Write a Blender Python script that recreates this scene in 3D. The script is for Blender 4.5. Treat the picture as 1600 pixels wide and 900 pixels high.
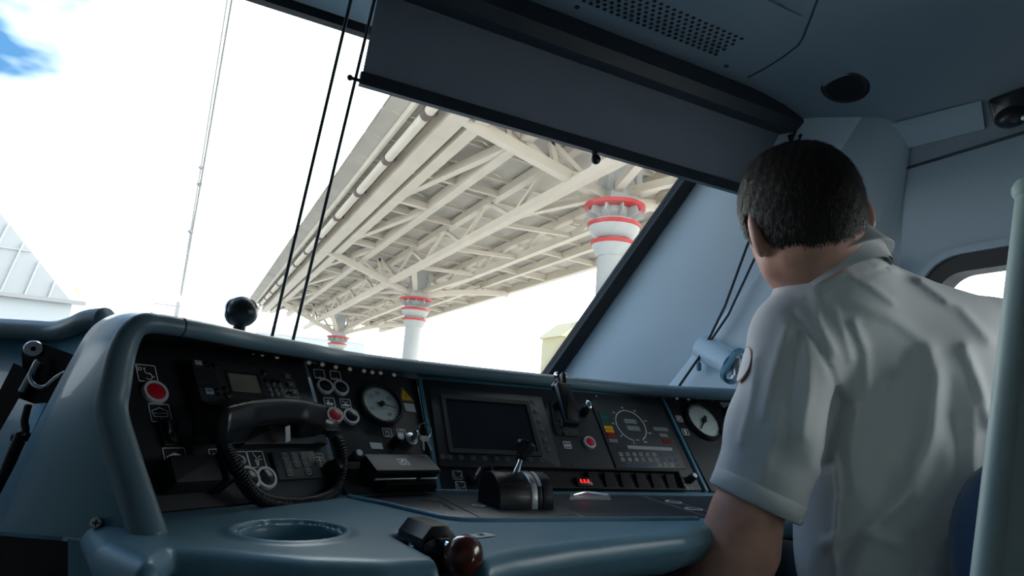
import bpy, math, random
import numpy as np
from mathutils import Matrix, Vector, noise

for o in list(bpy.data.objects): bpy.data.objects.remove(o)
scene = bpy.context.scene
COL = scene.collection
random.seed(7)

# ------------------------------------------------------------------ camera
# axes: X = across the cab (right), Y = train's forward direction, Z = up; floor at z = 0
FPX = 998.0
_f = Vector((-510, -155, -998)).normalized()
_l = Vector((2060, -343, -998)); _l = (_l - _f * _l.dot(_f)).normalized()
_u = _l.cross(_f)
CAMR = Matrix((_l, _f, _u))
CAMP = Vector((0, 0, 0.9))
cam_data = bpy.data.cameras.new('camera')
cam_data.sensor_width = 36.0
cam_data.lens = FPX / 1600 * 36.0
cam_data.clip_start = 0.02
cam_data.clip_end = 600
cam = bpy.data.objects.new('camera', cam_data)
COL.objects.link(cam)
cam.matrix_world = Matrix.Translation(CAMP) @ CAMR.to_4x4()
scene.camera = cam

# ------------------------------------------------------------------ world: bright broken cloud
world = bpy.data.worlds.new('sky'); scene.world = world
world.use_nodes = True
wt = world.node_tree; wt.nodes.clear()
def wn(t): return wt.nodes.new(t)
w_out = wn('ShaderNodeOutputWorld'); w_bg = wn('ShaderNodeBackground')
w_tc = wn('ShaderNodeTexCoord'); w_map = wn('ShaderNodeMapping')
w_map.inputs['Scale'].default_value = (1.0, 1.0, 2.2)
w_map.inputs['Location'].default_value = (0.6, 1.3, 2.6)
w_n = wn('ShaderNodeTexNoise'); w_n.inputs['Scale'].default_value = 2.1; w_n.inputs['Detail'].default_value = 5; w_n.inputs['Roughness'].default_value = 0.55
w_r = wn('ShaderNodeValToRGB')
w_r.color_ramp.elements[0].position = 0.30; w_r.color_ramp.elements[0].color = (0.030, 0.080, 0.155, 1)
w_r.color_ramp.elements[1].position = 0.56; w_r.color_ramp.elements[1].color = (1.0, 1.0, 1.0, 1)
w_h = wn('ShaderNodeSeparateXYZ')
w_hr = wn('ShaderNodeValToRGB')
w_hr.color_ramp.elements[0].position = 0.02; w_hr.color_ramp.elements[0].color = (1, 1, 1, 1)
w_hr.color_ramp.elements[1].position = 0.20; w_hr.color_ramp.elements[1].color = (0, 0, 0, 1)
w_mix = wn('ShaderNodeMix'); w_mix.data_type = 'RGBA'
w_mix.inputs[7].default_value = (1, 1, 1, 1)
wt.links.new(w_tc.outputs['Generated'], w_map.inputs['Vector'])
wt.links.new(w_map.outputs['Vector'], w_n.inputs['Vector'])
w_dot = wn('ShaderNodeVectorMath'); w_dot.operation = 'DOT_PRODUCT'; w_dot.inputs[1].default_value = (-1.0, 0.0, 0.8)   # clearer sky to the left and higher up
w_min = wn('ShaderNodeMath'); w_min.operation = 'MINIMUM'; w_min.inputs[1].default_value = 0.62
w_ma = wn('ShaderNodeMath'); w_ma.operation = 'MULTIPLY_ADD'; w_ma.inputs[1].default_value = -1.0; w_ma.inputs[2].default_value = 0.38
w_add = wn('ShaderNodeMath'); w_add.operation = 'ADD'
wt.links.new(w_tc.outputs['Generated'], w_dot.inputs[0]); wt.links.new(w_dot.outputs['Value'], w_min.inputs[0]); wt.links.new(w_min.outputs[0], w_ma.inputs[0])
wt.links.new(w_ma.outputs[0], w_add.inputs[0]); wt.links.new(w_n.outputs['Fac'], w_add.inputs[1]); wt.links.new(w_add.outputs[0], w_r.inputs['Fac'])
wt.links.new(w_tc.outputs['Generated'], w_h.inputs[0])
wt.links.new(w_h.outputs['Z'], w_hr.inputs['Fac'])
wt.links.new(w_hr.outputs['Color'], w_mix.inputs[0])
wt.links.new(w_r.outputs['Color'], w_mix.inputs[6])
wt.links.new(w_mix.outputs[2], w_bg.inputs['Color'])
w_bg.inputs['Strength'].default_value = 3.3
wt.links.new(w_bg.outputs[0], w_out.inputs[0])

# the daylight through the windscreen and the side windows (sampling portals: no light of their own)
def portal(name, loc, rot, sx, sy):
    d = bpy.data.lights.new(name, 'AREA'); d.shape = 'RECTANGLE'; d.size = sx; d.size_y = sy
    d.cycles.is_portal = True
    o = bpy.data.objects.new(name, d); COL.objects.link(o)
    o.location = loc; o.rotation_euler = rot
    return o
WT = math.atan(0.554)
portal('windscreen_daylight', (0, 1.475, 1.32), (math.radians(-90) + WT, 0, 0), 2.5, 0.95)
portal('side_window_daylight', (1.46, 0.33, 1.10), (0, math.radians(90), 0), 0.62, 1.0)

scene.view_settings.view_transform = 'Standard'
scene.view_settings.look = 'None'
scene.view_settings.exposure = 0.85
scene.view_settings.gamma = 1.0
scene.view_settings.use_curve_mapping = False
scene.cycles.use_denoising = True
scene.cycles.max_bounces = 10
scene.cycles.diffuse_bounces = 6
scene.cycles.transparent_max_bounces = 16
scene.cycles.sample_clamp_indirect = 6.0

# ------------------------------------------------------------------ projection helpers (reconstruct points on real planes)
def ray(px, py):
    return CAMR @ Vector(((px - 800) / FPX, (450 - py) / FPX, -1.0))
def at(px, py, Z): return CAMP + ray(px, py) * Z
def onp(px, py, p0, n):
    d = ray(px, py); n = Vector(n)
    return CAMP + d * ((Vector(p0) - CAMP).dot(n) / d.dot(n))
def project(p):
    c = CAMR.transposed() @ (Vector(p) - CAMP)
    return 800 + FPX * c.x / -c.z, 450 - FPX * c.y / -c.z
def crop(x0, y0, s): return lambda x, y: (x0 + x / s, y0 + y / s)
c1 = crop(0, 440, 1.957); c2 = crop(200, 520, 3.2143); c3 = crop(440, 540, 3.4615); c4 = crop(660, 560, 3.4615)
c5 = crop(900, 580, 3.75); c6 = crop(340, 720, 3.478); c8 = crop(0, 480, 2.814)

# ------------------------------------------------------------------ materials
def mat(name, col, rough=0.5, metal=0.0, bump=0.0, bscale=200.0, var=0.0, vscale=6.0, emit=None, estr=0.0, coat=0.0, spec=0.5, sheen=0.0, sss=0.0, stretch=(1, 1, 1), col2=None):
    m = bpy.data.materials.new(name); m.use_nodes = True
    nt = m.node_tree; b = nt.nodes['Principled BSDF']
    b.inputs['Base Color'].default_value = (*col, 1)
    b.inputs['Roughness'].default_value = rough
    b.inputs['Metallic'].default_value = metal
    b.inputs['Specular IOR Level'].default_value = spec
    b.inputs['Coat Weight'].default_value = coat
    b.inputs['Sheen Weight'].default_value = sheen
    if sss:
        b.inputs['Subsurface Weight'].default_value = sss
        b.inputs['Subsurface Radius'].default_value = (0.012, 0.005, 0.003)
    if emit:
        b.inputs['Emission Color'].default_value = (*emit, 1); b.inputs['Emission Strength'].default_value = estr
    tc = mp = None
    if var or bump:
        tc = nt.nodes.new('ShaderNodeTexCoord'); mp = nt.nodes.new('ShaderNodeMapping')
        mp.inputs['Scale'].default_value = stretch
        nt.links.new(tc.outputs['Object'], mp.inputs['Vector'])
    if var:
        n = nt.nodes.new('ShaderNodeTexNoise'); n.inputs['Scale'].default_value = vscale; n.inputs['Detail'].default_value = 6
        r = nt.nodes.new('ShaderNodeValToRGB')
        a = [max(0, c * (1 - var)) for c in col]; z = list(col2) if col2 else [min(1, c * (1 + var)) for c in col]
        r.color_ramp.elements[0].position = 0.3; r.color_ramp.elements[0].color = (*a, 1)
        r.color_ramp.elements[1].position = 0.7; r.color_ramp.elements[1].color = (*z, 1)
        nt.links.new(mp.outputs[0], n.inputs['Vector']); nt.links.new(n.outputs['Fac'], r.inputs['Fac'])
        nt.links.new(r.outputs[0], b.inputs['Base Color'])
    if bump:
        n = nt.nodes.new('ShaderNodeTexNoise'); n.inputs['Scale'].default_value = bscale; n.inputs['Detail'].default_value = 3
        bp = nt.nodes.new('ShaderNodeBump'); bp.inputs['Strength'].default_value = bump; bp.inputs['Distance'].default_value = 0.002
        nt.links.new(mp.outputs[0], n.inputs['Vector']); nt.links.new(n.outputs['Fac'], bp.inputs['Height'])
        nt.links.new(bp.outputs[0], b.inputs['Normal'])
    return m
def glassmat(name, tint=(1, 1, 1), refl=1.0, dirt=0.0):
    m = bpy.data.materials.new(name); m.use_nodes = True
    nt = m.node_tree; nt.nodes.clear()
    o = nt.nodes.new('ShaderNodeOutputMaterial'); t = nt.nodes.new('ShaderNodeBsdfTransparent'); g = nt.nodes.new('ShaderNodeBsdfGlossy')
    lw_ = nt.nodes.new('ShaderNodeLayerWeight'); lw_.inputs['Blend'].default_value = 0.5
    pw_ = nt.nodes.new('ShaderNodeMath'); pw_.operation = 'POWER'; pw_.inputs[1].default_value = 5.0
    f = nt.nodes.new('ShaderNodeMath'); f.operation = 'MULTIPLY_ADD'; f.inputs[1].default_value = 0.55; f.inputs[2].default_value = 0.025
    nt.links.new(lw_.outputs['Facing'], pw_.inputs[0]); nt.links.new(pw_.outputs[0], f.inputs[0])
    mx = nt.nodes.new('ShaderNodeMixShader')
    t.inputs['Color'].default_value = (*tint, 1); g.inputs['Roughness'].default_value = 0.02; g.inputs['Color'].default_value = (refl, refl, refl, 1)
    nt.links.new(f.outputs[0], mx.inputs[0]); nt.links.new(t.outputs[0], mx.inputs[1]); nt.links.new(g.outputs[0], mx.inputs[2])
    nt.links.new(mx.outputs[0], o.inputs[0])
    return m

MT = {}
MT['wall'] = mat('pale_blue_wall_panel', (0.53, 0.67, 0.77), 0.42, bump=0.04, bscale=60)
MT['shaded_wall'] = mat('side_wall_shade_tone', (0.27, 0.36, 0.425), 0.45, bump=0.04, bscale=60)  # panel blue darkened to stand for shade towards the rear
MT['leftwall'] = mat('grey_far_wall', (0.32, 0.36, 0.38), 0.5)
MT['pillar'] = mat('pale_blue_panel_lit_tone', (0.74, 0.86, 0.95), 0.40, bump=0.03, bscale=60)  # panel blue lightened to carry the daylight near the windscreen
MT['ceiling'] = mat('blue_grey_ceiling', (0.19, 0.255, 0.31), 0.5, bump=0.05, bscale=120)
MT['rear'] = mat('dark_rear_bulkhead', (0.22, 0.24, 0.25), 0.6)
MT['floor'] = mat('dark_floor_lino', (0.08, 0.085, 0.09), 0.6, bump=0.1, bscale=150)
MT['seal'] = mat('black_rubber_seal', (0.012, 0.014, 0.016), 0.6)
MT['seam'] = mat('dark_joint', (0.03, 0.045, 0.055), 0.8)
MT['glass'] = glassmat('window_glass', (0.95, 0.985, 0.985), 0.8)
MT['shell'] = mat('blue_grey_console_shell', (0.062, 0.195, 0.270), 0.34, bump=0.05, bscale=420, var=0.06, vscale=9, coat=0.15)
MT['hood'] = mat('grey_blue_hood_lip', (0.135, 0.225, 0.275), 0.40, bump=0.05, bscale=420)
MT['corner'] = mat('pillar_panel_shade_tone', (0.46, 0.56, 0.63), 0.45)  # rear of the pillar panel: darker tone paints the light's fall-off
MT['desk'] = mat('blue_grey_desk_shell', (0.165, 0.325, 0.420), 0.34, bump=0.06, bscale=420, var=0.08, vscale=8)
MT['black'] = mat('black_satin_plastic', (0.012, 0.014, 0.017), 0.28)
MT['blackmatt'] = mat('black_matt_plastic', (0.010, 0.012, 0.014), 0.65, bump=0.08, bscale=500)
MT['panel'] = mat('anthracite_panel', (0.017, 0.021, 0.026), 0.5, bump=0.06, bscale=600)
MT['panel2'] = mat('charcoal_unit_face', (0.030, 0.036, 0.042), 0.48, bump=0.05, bscale=600)
MT['void'] = mat('recess_black', (0.004, 0.005, 0.006), 0.8)
MT['white'] = mat('white_print', (0.86, 0.90, 0.92), 0.5)
MT['greyprint'] = mat('grey_print', (0.32, 0.36, 0.39), 0.5)
MT['ring'] = mat('aluminium_ring', (0.66, 0.68, 0.70), 0.42, metal=0.15)
MT['chrome'] = mat('chrome', (0.72, 0.74, 0.76), 0.14, metal=1.0)
MT['steel'] = mat('brushed_steel', (0.50, 0.52, 0.54), 0.33, metal=0.9, bump=0.05, bscale=300, stretch=(1, 20, 1))
MT['red'] = mat('red_lens', (0.55, 0.010, 0.028), 0.3, coat=0.3)
MT['rim_mat'] = MT['ring']
MT['darklens'] = mat('dark_button_lens', (0.010, 0.014, 0.017), 0.2)
MT['dial'] = mat('pale_dial_face', (0.58, 0.63, 0.64), 0.45)
MT['yellow'] = mat('yellow_print', (0.80, 0.48, 0.02), 0.5)
MT['sticker'] = mat('pale_sticker', (0.60, 0.66, 0.71), 0.5)
MT['screen'] = mat('dark_screen_glass', (0.010, 0.013, 0.017), 0.16, spec=0.5)
MT['lcd'] = mat('olive_lcd_glass', (0.20, 0.21, 0.16), 0.12, var=0.25, vscale=14, coat=0.5)
MT['lcd2'] = mat('grey_lcd_window', (0.20, 0.24, 0.25), 0.2)
MT['bluekey'] = mat('blue_print', (0.04, 0.22, 0.40), 0.5)
MT['green'] = mat('dark_green_lens', (0.010, 0.085, 0.065), 0.35)
MT['redlens'] = mat('dark_red_lens', (0.22, 0.012, 0.012), 0.35)
MT['amber'] = mat('amber_lens', (0.80, 0.36, 0.01), 0.35)
MT['ledred'] = mat('lit_red_led', (0.4, 0.0, 0.0), 0.4, emit=(1.0, 0.02, 0.02), estr=1.6)
MT['spot'] = mat('downlight_lens', (0.16, 0.16, 0.13), 0.3, emit=(1.0, 0.95, 0.70), estr=0.035)
MT['wood'] = mat('dark_red_wood', (0.085, 0.018, 0.012), 0.22, var=0.35, vscale=30, stretch=(1, 1, 6), coat=0.6)
MT['brown'] = mat('brown_veneer', (0.060, 0.034, 0.020), 0.5, var=0.4, vscale=12, stretch=(8, 1, 1))
MT['blind'] = mat('grey_blind_fabric', (0.26, 0.295, 0.345), 0.85, bump=0.35, bscale=900, stretch=(1, 1, 0.3))
_nt = MT['blind'].node_tree; _b = _nt.nodes['Principled BSDF']; _o = _nt.nodes['Material Output']
_t = _nt.nodes.new('ShaderNodeBsdfTranslucent'); _t.inputs['Color'].default_value = (0.24, 0.26, 0.29, 1); _m = _nt.nodes.new('ShaderNodeMixShader'); _m.inputs[0].default_value = 0.30
_nt.links.new(_b.outputs[0], _m.inputs[1]); _nt.links.new(_t.outputs[0], _m.inputs[2]); _nt.links.new(_m.outputs[0], _o.inputs['Surface'])
MT['blindbar'] = mat('dark_blind_cassette', (0.030, 0.038, 0.050), 0.45)
MT['cord'] = mat('dark_cord', (0.02, 0.03, 0.035), 0.5)
MT['post'] = mat('pale_green_post', (0.58, 0.72, 0.69), 0.5, bump=0.04, bscale=90)
MT['seat'] = mat('blue_seat_fabric', (0.010, 0.060, 0.16), 0.6, bump=0.3, bscale=500, sheen=0.3)
MT['skin'] = mat('skin', (0.70, 0.36, 0.27), 0.5, var=0.14, vscale=28, bump=0.12, bscale=160, sss=0.12)
MT['shirt'] = mat('white_shirt_cotton', (0.66, 0.66, 0.67), 0.8, bump=0.12, bscale=700, sheen=0.15)
MT['hair'] = mat('grey_brown_hair', (0.022, 0.014, 0.010), 0.55, var=0.5, vscale=30)
MT['hairgrey'] = mat('greying_hair', (0.115, 0.10, 0.088), 0.5)
MT['trousers'] = mat('dark_trousers', (0.012, 0.014, 0.022), 0.8)
MT['cream'] = mat('cream_painted_steel', (0.54, 0.475, 0.385), 0.55, var=0.06, vscale=1.5)
MT['creamdeck'] = mat('beige_deck_sheet', (0.41, 0.37, 0.315), 0.6, var=0.14, vscale=0.8)
MT['pale'] = mat('pale_grey_painted_steel', (0.36, 0.365, 0.35), 0.5)
MT['redband'] = mat('red_painted_band', (0.45, 0.03, 0.03), 0.5)
MT['ground'] = mat('pale_concrete', (0.62, 0.60, 0.57), 0.9, var=0.12, vscale=0.3)
MT['hall'] = mat('pale_hall_cladding', (0.34, 0.365, 0.375), 0.6)
MT['hallroof'] = mat('grey_hall_roof', (0.30, 0.30, 0.295), 0.6)
MT['yellowwall'] = mat('yellow_render', (0.50, 0.44, 0.28), 0.8)
MT['orange'] = mat('orange_tile', (0.75, 0.42, 0.15), 0.8)
MT['wire'] = mat('grey_wire', (0.24, 0.24, 0.24), 0.5)

# ------------------------------------------------------------------ mesh builder
class G:
    def __init__(s): s.v = []; s.f = []
    def add(s, vs, fs, m=None):
        b = len(s.v)
        if m is not None: vs = [m @ Vector(v) for v in vs]
        s.v += [tuple(v) for v in vs]; s.f += [tuple(i + b for i in f) for f in fs]; return s
    def box(s, c, d, bev=0.0, m=None):
        x, y, z = d[0] / 2, d[1] / 2, d[2] / 2
        if bev <= 0:
            vs = [(c[0] + i * x, c[1] + j * y, c[2] + k * z) for k in (-1, 1) for j in (-1, 1) for i in (-1, 1)]
            return s.add(vs, [(0, 2, 3, 1), (4, 5, 7, 6), (0, 1, 5, 4), (2, 6, 7, 3), (0, 4, 6, 2), (1, 3, 7, 5)], m)
        b = min(bev, x * .95, y * .95, z * .95)
        return s.prism(rrect(2 * x, 2 * y, b, 3, (c[0], c[1])), c[2] - z, c[2] + z, b, m)
    def prism(s, poly, z0, z1, bev=0.0, m=None, bev0=None):
        """extrude a CCW polygon along z; bev chamfers the top (and bottom) rim"""
        n = len(poly); vs = []; rings = []
        b0 = bev if bev0 is None else bev0
        lay = []
        if b0 > 0: lay += [(z0, b0), (z0 + b0, 0)]
        else: lay += [(z0, 0)]
        if bev > 0: lay += [(z1 - bev, 0), (z1 - bev * .3, bev * .3), (z1, bev)]
        else: lay += [(z1, 0)]
        for z, ins in lay:
            q = inset(poly, ins) if ins else poly
            rings.append(len(vs)); vs += [(p[0], p[1], z) for p in q]
        fs = [tuple(range(n - 1, -1, -1))]
        for a, b in zip(rings, rings[1:]):
            fs += [(a + i, a + (i + 1) % n, b + (i + 1) % n, b + i) for i in range(n)]
        fs.append(tuple(rings[-1] + i for i in range(n)))
        return s.add(vs, fs, m)
    def lathe(s, prof, seg=32, m=None, cap=True):
        """profile [(r, z)] round local z"""
        vs = []; fs = []
        k = len(prof)
        for r, z in prof:
            vs += [(r * math.cos(2 * math.pi * i / seg), r * math.sin(2 * math.pi * i / seg), z) for i in range(seg)]
        for j in range(k - 1):
            fs += [(j * seg + i, j * seg + (i + 1) % seg, (j + 1) * seg + (i + 1) % seg, (j + 1) * seg + i) for i in range(seg)]
        if cap:
            fs.append(tuple(range(seg - 1, -1, -1))); fs.append(tuple((k - 1) * seg + i for i in range(seg)))
        return s.add(vs, fs, m)
    def cyl(s, p0, p1, r0, r1=None, seg=20):
        p0 = Vector(p0); p1 = Vector(p1); d = p1 - p0
        m = Matrix.Translation(p0) @ d.to_track_quat('Z', 'Y').to_matrix().to_4x4()
        return s.lathe([(r0, 0), (r0 if r1 is None else r1, d.length)], seg, m)
    def sphere(s, c, r, seg=20, rings=12, m=None):
        if not hasattr(r, '__len__'): r = (r, r, r)
        vs = []; fs = []
        for j in range(rings + 1):
            t = math.pi * j / rings
            for i in range(seg):
                a = 2 * math.pi * i / seg
                vs.append((c[0] + r[0] * math.sin(t) * math.cos(a), c[1] + r[1] * math.sin(t) * math.sin(a), c[2] - r[2] * math.cos(t)))
        for j in range(rings):
            fs += [(j * seg + i, j * seg + (i + 1) % seg, (j + 1) * seg + (i + 1) % seg, (j + 1) * seg + i) for i in range(seg)]
        return s.add(vs, fs, m)
    def tube(s, pts, r, seg=12, caps=True, flat=None):
        pts = [Vector(p) for p in pts]; n = len(pts); vs = []; fs = []
        rr = r if hasattr(r, '__len__') else [r] * n
        up = None
        for i, p in enumerate(pts):
            t = (pts[min(i + 1, n - 1)] - pts[max(i - 1, 0)]).normalized()
            if up is None:
                up = t.orthogonal().normalized()
            up = (up - t * up.dot(t)).normalized(); sd = t.cross(up)
            for k in range(seg):
                a = 2 * math.pi * k / seg
                vs.append(p + (up * math.cos(a) + sd * math.sin(a)) * rr[i])
        for i in range(n - 1):
            fs += [(i * seg + k, i * seg + (k + 1) % seg, (i + 1) * seg + (k + 1) % seg, (i + 1) * seg + k) for k in range(seg)]
        if caps:
            fs.append(tuple(range(seg - 1, -1, -1))); fs.append(tuple((n - 1) * seg + k for k in range(seg)))
        return s.add(vs, fs)
    def beam(s, p0, p1, w, h, up=(0, 0, 1)):
        p0 = Vector(p0); p1 = Vector(p1); t = (p1 - p0).normalized(); up = Vector(up)
        sd = t.cross(up).normalized(); u2 = sd.cross(t)
        vs = []
        for p in (p0, p1):
            for a, b in ((-1, -1), (1, -1), (1, 1), (-1, 1)): vs.append(p + sd * (a * w / 2) + u2 * (b * h / 2))
        return s.add(vs, [(3, 2, 1, 0), (4, 5, 6, 7), (0, 1, 5, 4), (1, 2, 6, 5), (2, 3, 7, 6), (3, 0, 4, 7)])
    def ribbon(s, pts, w, z0=0.0, z1=0.0004, closed=False):
        """flat stroke in local xy with a little thickness"""
        n = len(pts)
        if n < 2: return s
        P = [Vector((p[0], p[1])) for p in pts]; L = []; R = []
        for i in range(n):
            if closed: a, b = P[i - 1], P[(i + 1) % n]
            else: a, b = P[max(i - 1, 0)], P[min(i + 1, n - 1)]
            d1 = (P[i] - a); d2 = (b - P[i])
            d1 = d1.normalized() if d1.length > 1e-9 else d2.normalized(); d2 = d2.normalized() if d2.length > 1e-9 else d1
            t = (d1 + d2); t = t.normalized() if t.length > 1e-6 else d1
            nn = Vector((-t.y, t.x)); k = max(0.4, nn.dot(Vector((-d1.y, d1.x))))
            L.append(P[i] + nn * (w / 2 / k)); R.append(P[i] - nn * (w / 2 / k))
        vs = []
        for z in (z0, z1):
            for i in range(n): vs += [(L[i].x, L[i].y, z), (R[i].x, R[i].y, z)]
        fs = []; m2 = 2 * n
        for i in range(n if closed else n - 1):
            a = 2 * i; b = 2 * ((i + 1) % n)
            fs += [(m2 + a, m2 + a + 1, m2 + b + 1, m2 + b), (a, m2 + a, m2 + b, b), (m2 + a + 1, a + 1, b + 1, m2 + b + 1)]
        return s.add(vs, fs)
def inset(poly, d):
    n = len(poly); out = []
    for i in range(n):
        a = Vector(poly[i - 1][:2]); p = Vector(poly[i][:2]); b = Vector(poly[(i + 1) % n][:2])
        e1 = (p - a).normalized(); e2 = (b - p).normalized()
        n1 = Vector((-e1.y, e1.x)); n2 = Vector((-e2.y, e2.x)); t = n1 + n2
        if t.length < 1e-6: out.append(tuple(p)); continue
        t.normalize(); k = max(0.3, t.dot(n1)); out.append(tuple(p + t * (d / k)))
    return out
def rrect(w, h, r, seg=4, c=(0, 0)):
    pts = []
    for cx, cy, a0 in ((w / 2 - r, h / 2 - r, 0), (-w / 2 + r, h / 2 - r, 90), (-w / 2 + r, -h / 2 + r, 180), (w / 2 - r, -h / 2 + r, 270)):
        for i in range(seg + 1):
            a = math.radians(a0 + 90 * i / seg); pts.append((c[0] + cx + r * math.cos(a), c[1] + cy + r * math.sin(a)))
    return pts
def circ(r, n=32, c=(0, 0), a0=0, a1=360):
    full = abs(a1 - a0) >= 360
    m = n if full else n - 1
    return [(c[0] + r * math.cos(math.radians(a0 + (a1 - a0) * i / m)), c[1] + r * math.sin(math.radians(a0 + (a1 - a0) * i / m))) for i in range(n)]
def spline(pts, n=8, closed=False):
    P = [Vector(p) for p in pts]; k = len(P); out = []
    rng = range(k) if closed else range(k - 1)
    for i in rng:
        p0 = P[(i - 1) % k] if (closed or i > 0) else P[0]; p1 = P[i]; p2 = P[(i + 1) % k]
        p3 = P[(i + 2) % k] if (closed or i + 2 < k) else P[-1]
        for j in range(n):
            t = j / n
            out.append(0.5 * ((2 * p1) + (p2 - p0) * t + (2 * p0 - 5 * p1 + 4 * p2 - p3) * t * t + (3 * p1 - p0 - 3 * p2 + p3) * t ** 3))
    if not closed: out.append(P[-1])
    return out

# ------------------------------------------------------------------ object helpers
WM = {}
def _link(o, mtx, parent):
    COL.objects.link(o)
    mtx = Matrix(mtx) if mtx is not None else Matrix()
    WM[o.name] = mtx
    if parent is not None:
        o.parent = parent; o.matrix_parent_inverse = Matrix(); o.matrix_basis = WM[parent.name].inverted() @ mtx
    else: o.matrix_basis = mtx
    return o
def meshof(name, g, mt, smooth=40):
    me = bpy.data.meshes.new(name)
    if isinstance(g, G): me.from_pydata(g.v, [], g.f)
    else: me.from_pydata(g[0], [], g[1])
    for m_ in (mt if isinstance(mt, (list, tuple)) else [mt]): me.materials.append(m_)
    if smooth:
        me.polygons.foreach_set('use_smooth', [True] * len(me.polygons))
        if smooth < 180: me.set_sharp_from_angle(angle=math.radians(smooth))
    me.update()
    return me
def put(name, g, mt, parent=None, mtx=None, smooth=40, label=None, cat=None, group=None, kind=None):
    if isinstance(mt, str): mt = MT[mt]
    if mtx is None and parent is not None: mtx = WM[parent.name]
    me = g if isinstance(g, bpy.types.Mesh) else meshof(name, g, mt, smooth)
    o = bpy.data.objects.new(name, me)
    _link(o, mtx, parent)
    tag(o, label, cat, group, kind)
    return o
def tag(o, label=None, cat=None, group=None, kind=None):
    if label: o['label'] = label
    if cat: o['category'] = cat
    if group: o['group'] = group
    if kind: o['kind'] = kind
    return o
def thing(name, label, cat, mtx=None, group=None):
    o = bpy.data.objects.new(name, None); o.empty_display_size = 0.02
    _link(o, mtx, None); tag(o, label, cat, group); return o
def T(x, y, z): return Matrix.Translation((x, y, z))
def rot(ax, deg): return Matrix.Rotation(math.radians(deg), 4, ax)
def struct(name, g, mt, parent=None, label=None, smooth=40):
    o = put(name, g, mt, parent, None if parent else Matrix(), smooth)
    if parent is None: o['kind'] = 'structure'
    if label: o['label'] = label
    return o
def frame(p0, az, tilt):
    """panel frame: local x along the panel, y up its slope, z out towards the driver"""
    a = math.radians(az); t = math.radians(tilt)
    u = Vector((math.sin(a), math.cos(a), 0)); h = Vector((-math.cos(a), math.sin(a), 0))
    v = h * math.cos(t) + Vector((0, 0, math.sin(t))); n = u.cross(v)
    m = Matrix((u, v, n)).transposed().to_4x4(); m.translation = Vector(p0); return m
def uv(F, q, off=0.0):
    n = F.to_3x3().col[2]; p = onp(q[0], q[1], F.translation + n * off, n)
    l = F.inverted() @ p; return (l.x, l.y)
def textmesh(txt, size, align='CENTER', ext=0.0):
    cu = bpy.data.curves.new('txt', 'FONT'); cu.body = txt; cu.size = size; cu.align_x = align; cu.align_y = 'CENTER'; cu.extrude = ext; cu.resolution_u = 2
    o = bpy.data.objects.new('txt', cu); COL.objects.link(o)
    dg = bpy.context.evaluated_depsgraph_get(); me = bpy.data.meshes.new_from_object(o.evaluated_get(dg))
    vs = [tuple(v.co) for v in me.vertices]; fs = [tuple(p.vertices) for p in me.polygons]
    bpy.data.objects.remove(o); bpy.data.curves.remove(cu); bpy.data.meshes.remove(me)
    return vs, fs

# ------------------------------------------------------------------ signed-distance modelling (surface nets)
def snet(F, xs, ys, zs):
    X, Y, Z = np.meshgrid(xs, ys, zs, indexing='ij', sparse=True)
    val = F(X, Y, Z).astype(np.float32)
    s = val < 0
    nx, ny, nz = val.shape
    acc = np.zeros((nx - 1, ny - 1, nz - 1, 3), np.float32); cnt = np.zeros((nx - 1, ny - 1, nz - 1), np.float32)
    co = [np.asarray(a, np.float32) for a in (xs, ys, zs)]
    for ax in range(3):
        sl0 = [slice(None)] * 3; sl1 = [slice(None)] * 3
        sl0[ax] = slice(0, -1); sl1[ax] = slice(1, None)
        a = val[tuple(sl0)]; b = val[tuple(sl1)]
        I = np.argwhere((a < 0) != (b < 0))
        if len(I) == 0: continue
        va = a[tuple(I.T)]; vb = b[tuple(I.T)]; t = va / (va - vb)
        P = np.stack([co[k][I[:, k]] for k in range(3)], 1)
        P[:, ax] += t * (co[ax][I[:, ax] + 1] - co[ax][I[:, ax]])
        o1, o2 = [k for k in range(3) if k != ax]
        for d1 in (0, -1):
            for d2 in (0, -1):
                J = I.copy(); J[:, o1] += d1; J[:, o2] += d2
                ok = (J >= 0).all(1) & (J[:, 0] < nx - 1) & (J[:, 1] < ny - 1) & (J[:, 2] < nz - 1)
                Jk = tuple(J[ok].T)
                np.add.at(acc, Jk, P[ok]); np.add.at(cnt, Jk, 1)
    idx = -np.ones(cnt.shape, np.int64); C = np.argwhere(cnt > 0); ct = tuple(C.T)
    idx[ct] = np.arange(len(C)); V = acc[ct] / cnt[ct][:, None]
    Fc = []
    for ax in range(3):
        sl0 = [slice(None)] * 3; sl1 = [slice(None)] * 3
        sl0[ax] = slice(0, -1); sl1[ax] = slice(1, None)
        a = s[tuple(sl0)]; b = s[tuple(sl1)]
        I = np.argwhere(a != b)
        if len(I) == 0: continue
        flip = a[tuple(I.T)]
        o1, o2 = (ax + 1) % 3, (ax + 2) % 3
        ok = (I[:, o1] > 0) & (I[:, o2] > 0) & (I[:, o1] < cnt.shape[o1]) & (I[:, o2] < cnt.shape[o2])
        I = I[ok]; flip = flip[ok]
        q = []
        for d1, d2 in ((-1, -1), (0, -1), (0, 0), (-1, 0)):
            J = I.copy(); J[:, o1] += d1; J[:, o2] += d2
            q.append(idx[tuple(J.T)])
        q = np.stack(q, 1); q[~flip] = q[~flip][:, ::-1]
        Fc.append(q)
    return V, np.concatenate(Fc)
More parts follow.
